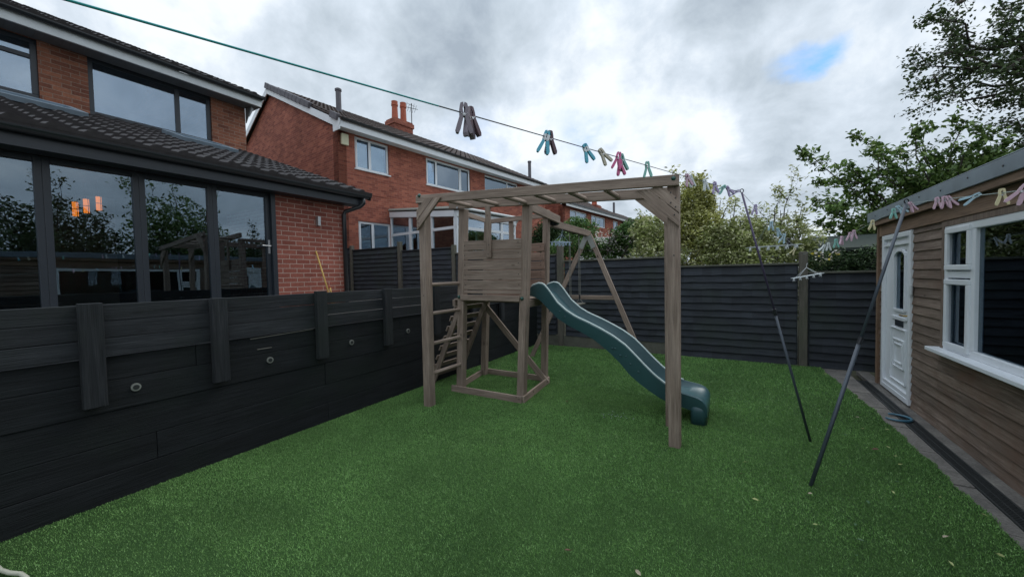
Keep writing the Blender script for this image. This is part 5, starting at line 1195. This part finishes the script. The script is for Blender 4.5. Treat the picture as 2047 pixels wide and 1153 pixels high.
for a, b, tw in (((1830, 470), (1600, 300), 20), ((1830, 440), (1712, 268), 14), ((1800, 430), (1640, 365), 14), ((1830, 480), (1630, 400), 16), ((1800, 470), (1640, 445), 14), ((1790, 480), (1640, 480), 12),
                 ((1840, 440), (1755, 290), 14), ((1850, 430), (1800, 300), 12), ((1860, 430), (1850, 250), 12), ((1880, 430), (1905, 240), 14), ((1870, 440), (1830, 260), 10), ((1900, 420), (1960, 260), 14), ((1930, 420), (2010, 285), 14),
                 ((1880, 400), (1780, 335), 14), ((1890, 410), (1870, 320), 14), ((1930, 400), (1930, 310), 12), ((1960, 400), (1990, 310), 12), ((1700, 410), (1660, 420), 8), ((1760, 400), (1700, 330), 10)):
    yy = Yc + rr.uniform(-.9, 1.2); limbs.append((B(*a, 12.4), B(*b, yy), int(tw * 1.5), .42, 20, .055))
blobs_ = []
for x_, y_, r_ in ((1800, 440, .75), (1840, 410, .7), (1760, 455, .6), (1880, 380, .6), (1740, 475, .5), (1920, 380, .7), (1980, 350, .7), (1830, 460, .8), (1720, 490, .4)):
    q = at(x_, y_, y=13.3); blobs_.append((q.x, 13.3, q.z, r_, r_, r_ * .7, int(1500 * r_ * r_) + 350))
tree_from('cherry_tree', 'broad cherry tree with drooping leafy sprays rising behind the garden room', 'tree', [(trk.x, 12.6, 0), (trk.x + .1, 12.6, 1.2), (trk.x, 12.6, 2.4)], limbs, blobs_, .125, LF_ch, 51)
# birch
Yb = 14.5; limbs = []
bt = at(2180, 500, y=15)
for a, b, tw in (((2100, 150), (1885, 148), 12), ((2060, 140), (1830, 100), 16), ((2060, 120), (1850, 40), 18), ((2060, 150), (1815, 130), 14), ((2060, 150), (1860, 190), 12), ((2080, 170), (1820, 225), 14), ((1930, 80), (1880, 30), 12), ((1940, 110), (1900, 60), 12), ((1890, 148), (1830, 178), 12),
                 ((2100, 60), (1990, 20), 14), ((2100, 80), (1975, 90), 16), ((2100, 120), (1990, 140), 16), ((2100, 180), (1990, 210), 14), ((2100, 240), (2000, 260), 14), ((2120, 20), (2020, 5), 12), ((1920, 5), (1925, -12), 4), ((2080, 60), (2000, 60), 14), ((2090, 210), (2040, 300), 12), ((2090, 150), (2030, 180), 14), ((2080, 100), (2020, 110), 14), ((1960, 130), (1900, 110), 12), ((1950, 140), (1905, 175), 8)):
    limbs.append((tuple(at(*a, y=Yb + rr.uniform(-.3, .6))), tuple(at(*b, y=Yb + rr.uniform(-1.2, 1.2))), int(tw * 1.3), .55, 14, .09))
tree_from('birch_tree', 'tall birch with airy dark foliage and one bare limb at the top right', 'tree', [(bt.x, 15, 0), (bt.x - .1, 15, 4), (bt.x - .2, 15, 8), (bt.x - .5, 15, 11)], limbs, [(bt.x - .3, 15, 10.2, 1.3, 1.3, 1.6, 1500), (bt.x + .3, 15, 6.0, 1.1, 1.2, 1.6, 900), (bt.x + 1.2, 15.5, 8, 2, 2, 3, 3500)], .10, LF_bi, 52, aspect=.7, r0=.075)
# trees seen in the glass of the bifold doors
for k, (x, y, h, lab, mt) in enumerate(((8.5, 3.4, 5.6, 'dark broad tree reflected in the left bifold panes', LF_bi), (8.2, 7.0, 6.3, 'airy tree reflected in the middle bifold panes', LF_ch), (9.5, 10.6, 4.6, 'low dark tree reflected beside the bifold handle', LF_dk), (8.0, .3, 4.4, 'dark rounded tree reflected at the far left pane', LF_dk))):
    lm = [((x, y, 1.8), (x + math.cos(a) * 1.7, y + math.sin(a) * 1.7, h * rr.uniform(.55, .95)), 12, .7, 14, .12) for a in np.linspace(0, 6.28, 9)] + [((x, y, 2), (x + .2, y, h), 12, .7, 14, .12)]
    tree_from('broad_tree', lab, 'tree', [(x, y, 0), (x, y + .05, 1.2), (x + .1, y, 2.4)], lm, [(x, y, h * .5, 1.6, 1.7, h * .33, 3000), (x + .5, y + .6, h * .35, 1.6, 1.9, h * .25, 2000)], .15, mt, 60 + k, group='trees beyond the garden room')
for y, h in ((5.5, 3.1),):
    shrub('tall_hedge', (6.6, y, 0), 'tall dark hedge behind the garden room, seen in the bifold glass', 'hedge', [(6.6, yy, 1.7, .6, 1.1, 1.6 + .15 * math.sin(yy * 3), 1500) for yy in np.arange(-2, 12, 1.6)], .14, LF_dk, [(6.6, y, 2.4)], 71)

scene.render.engine = 'CYCLES'
bpy.context.view_layer.update()
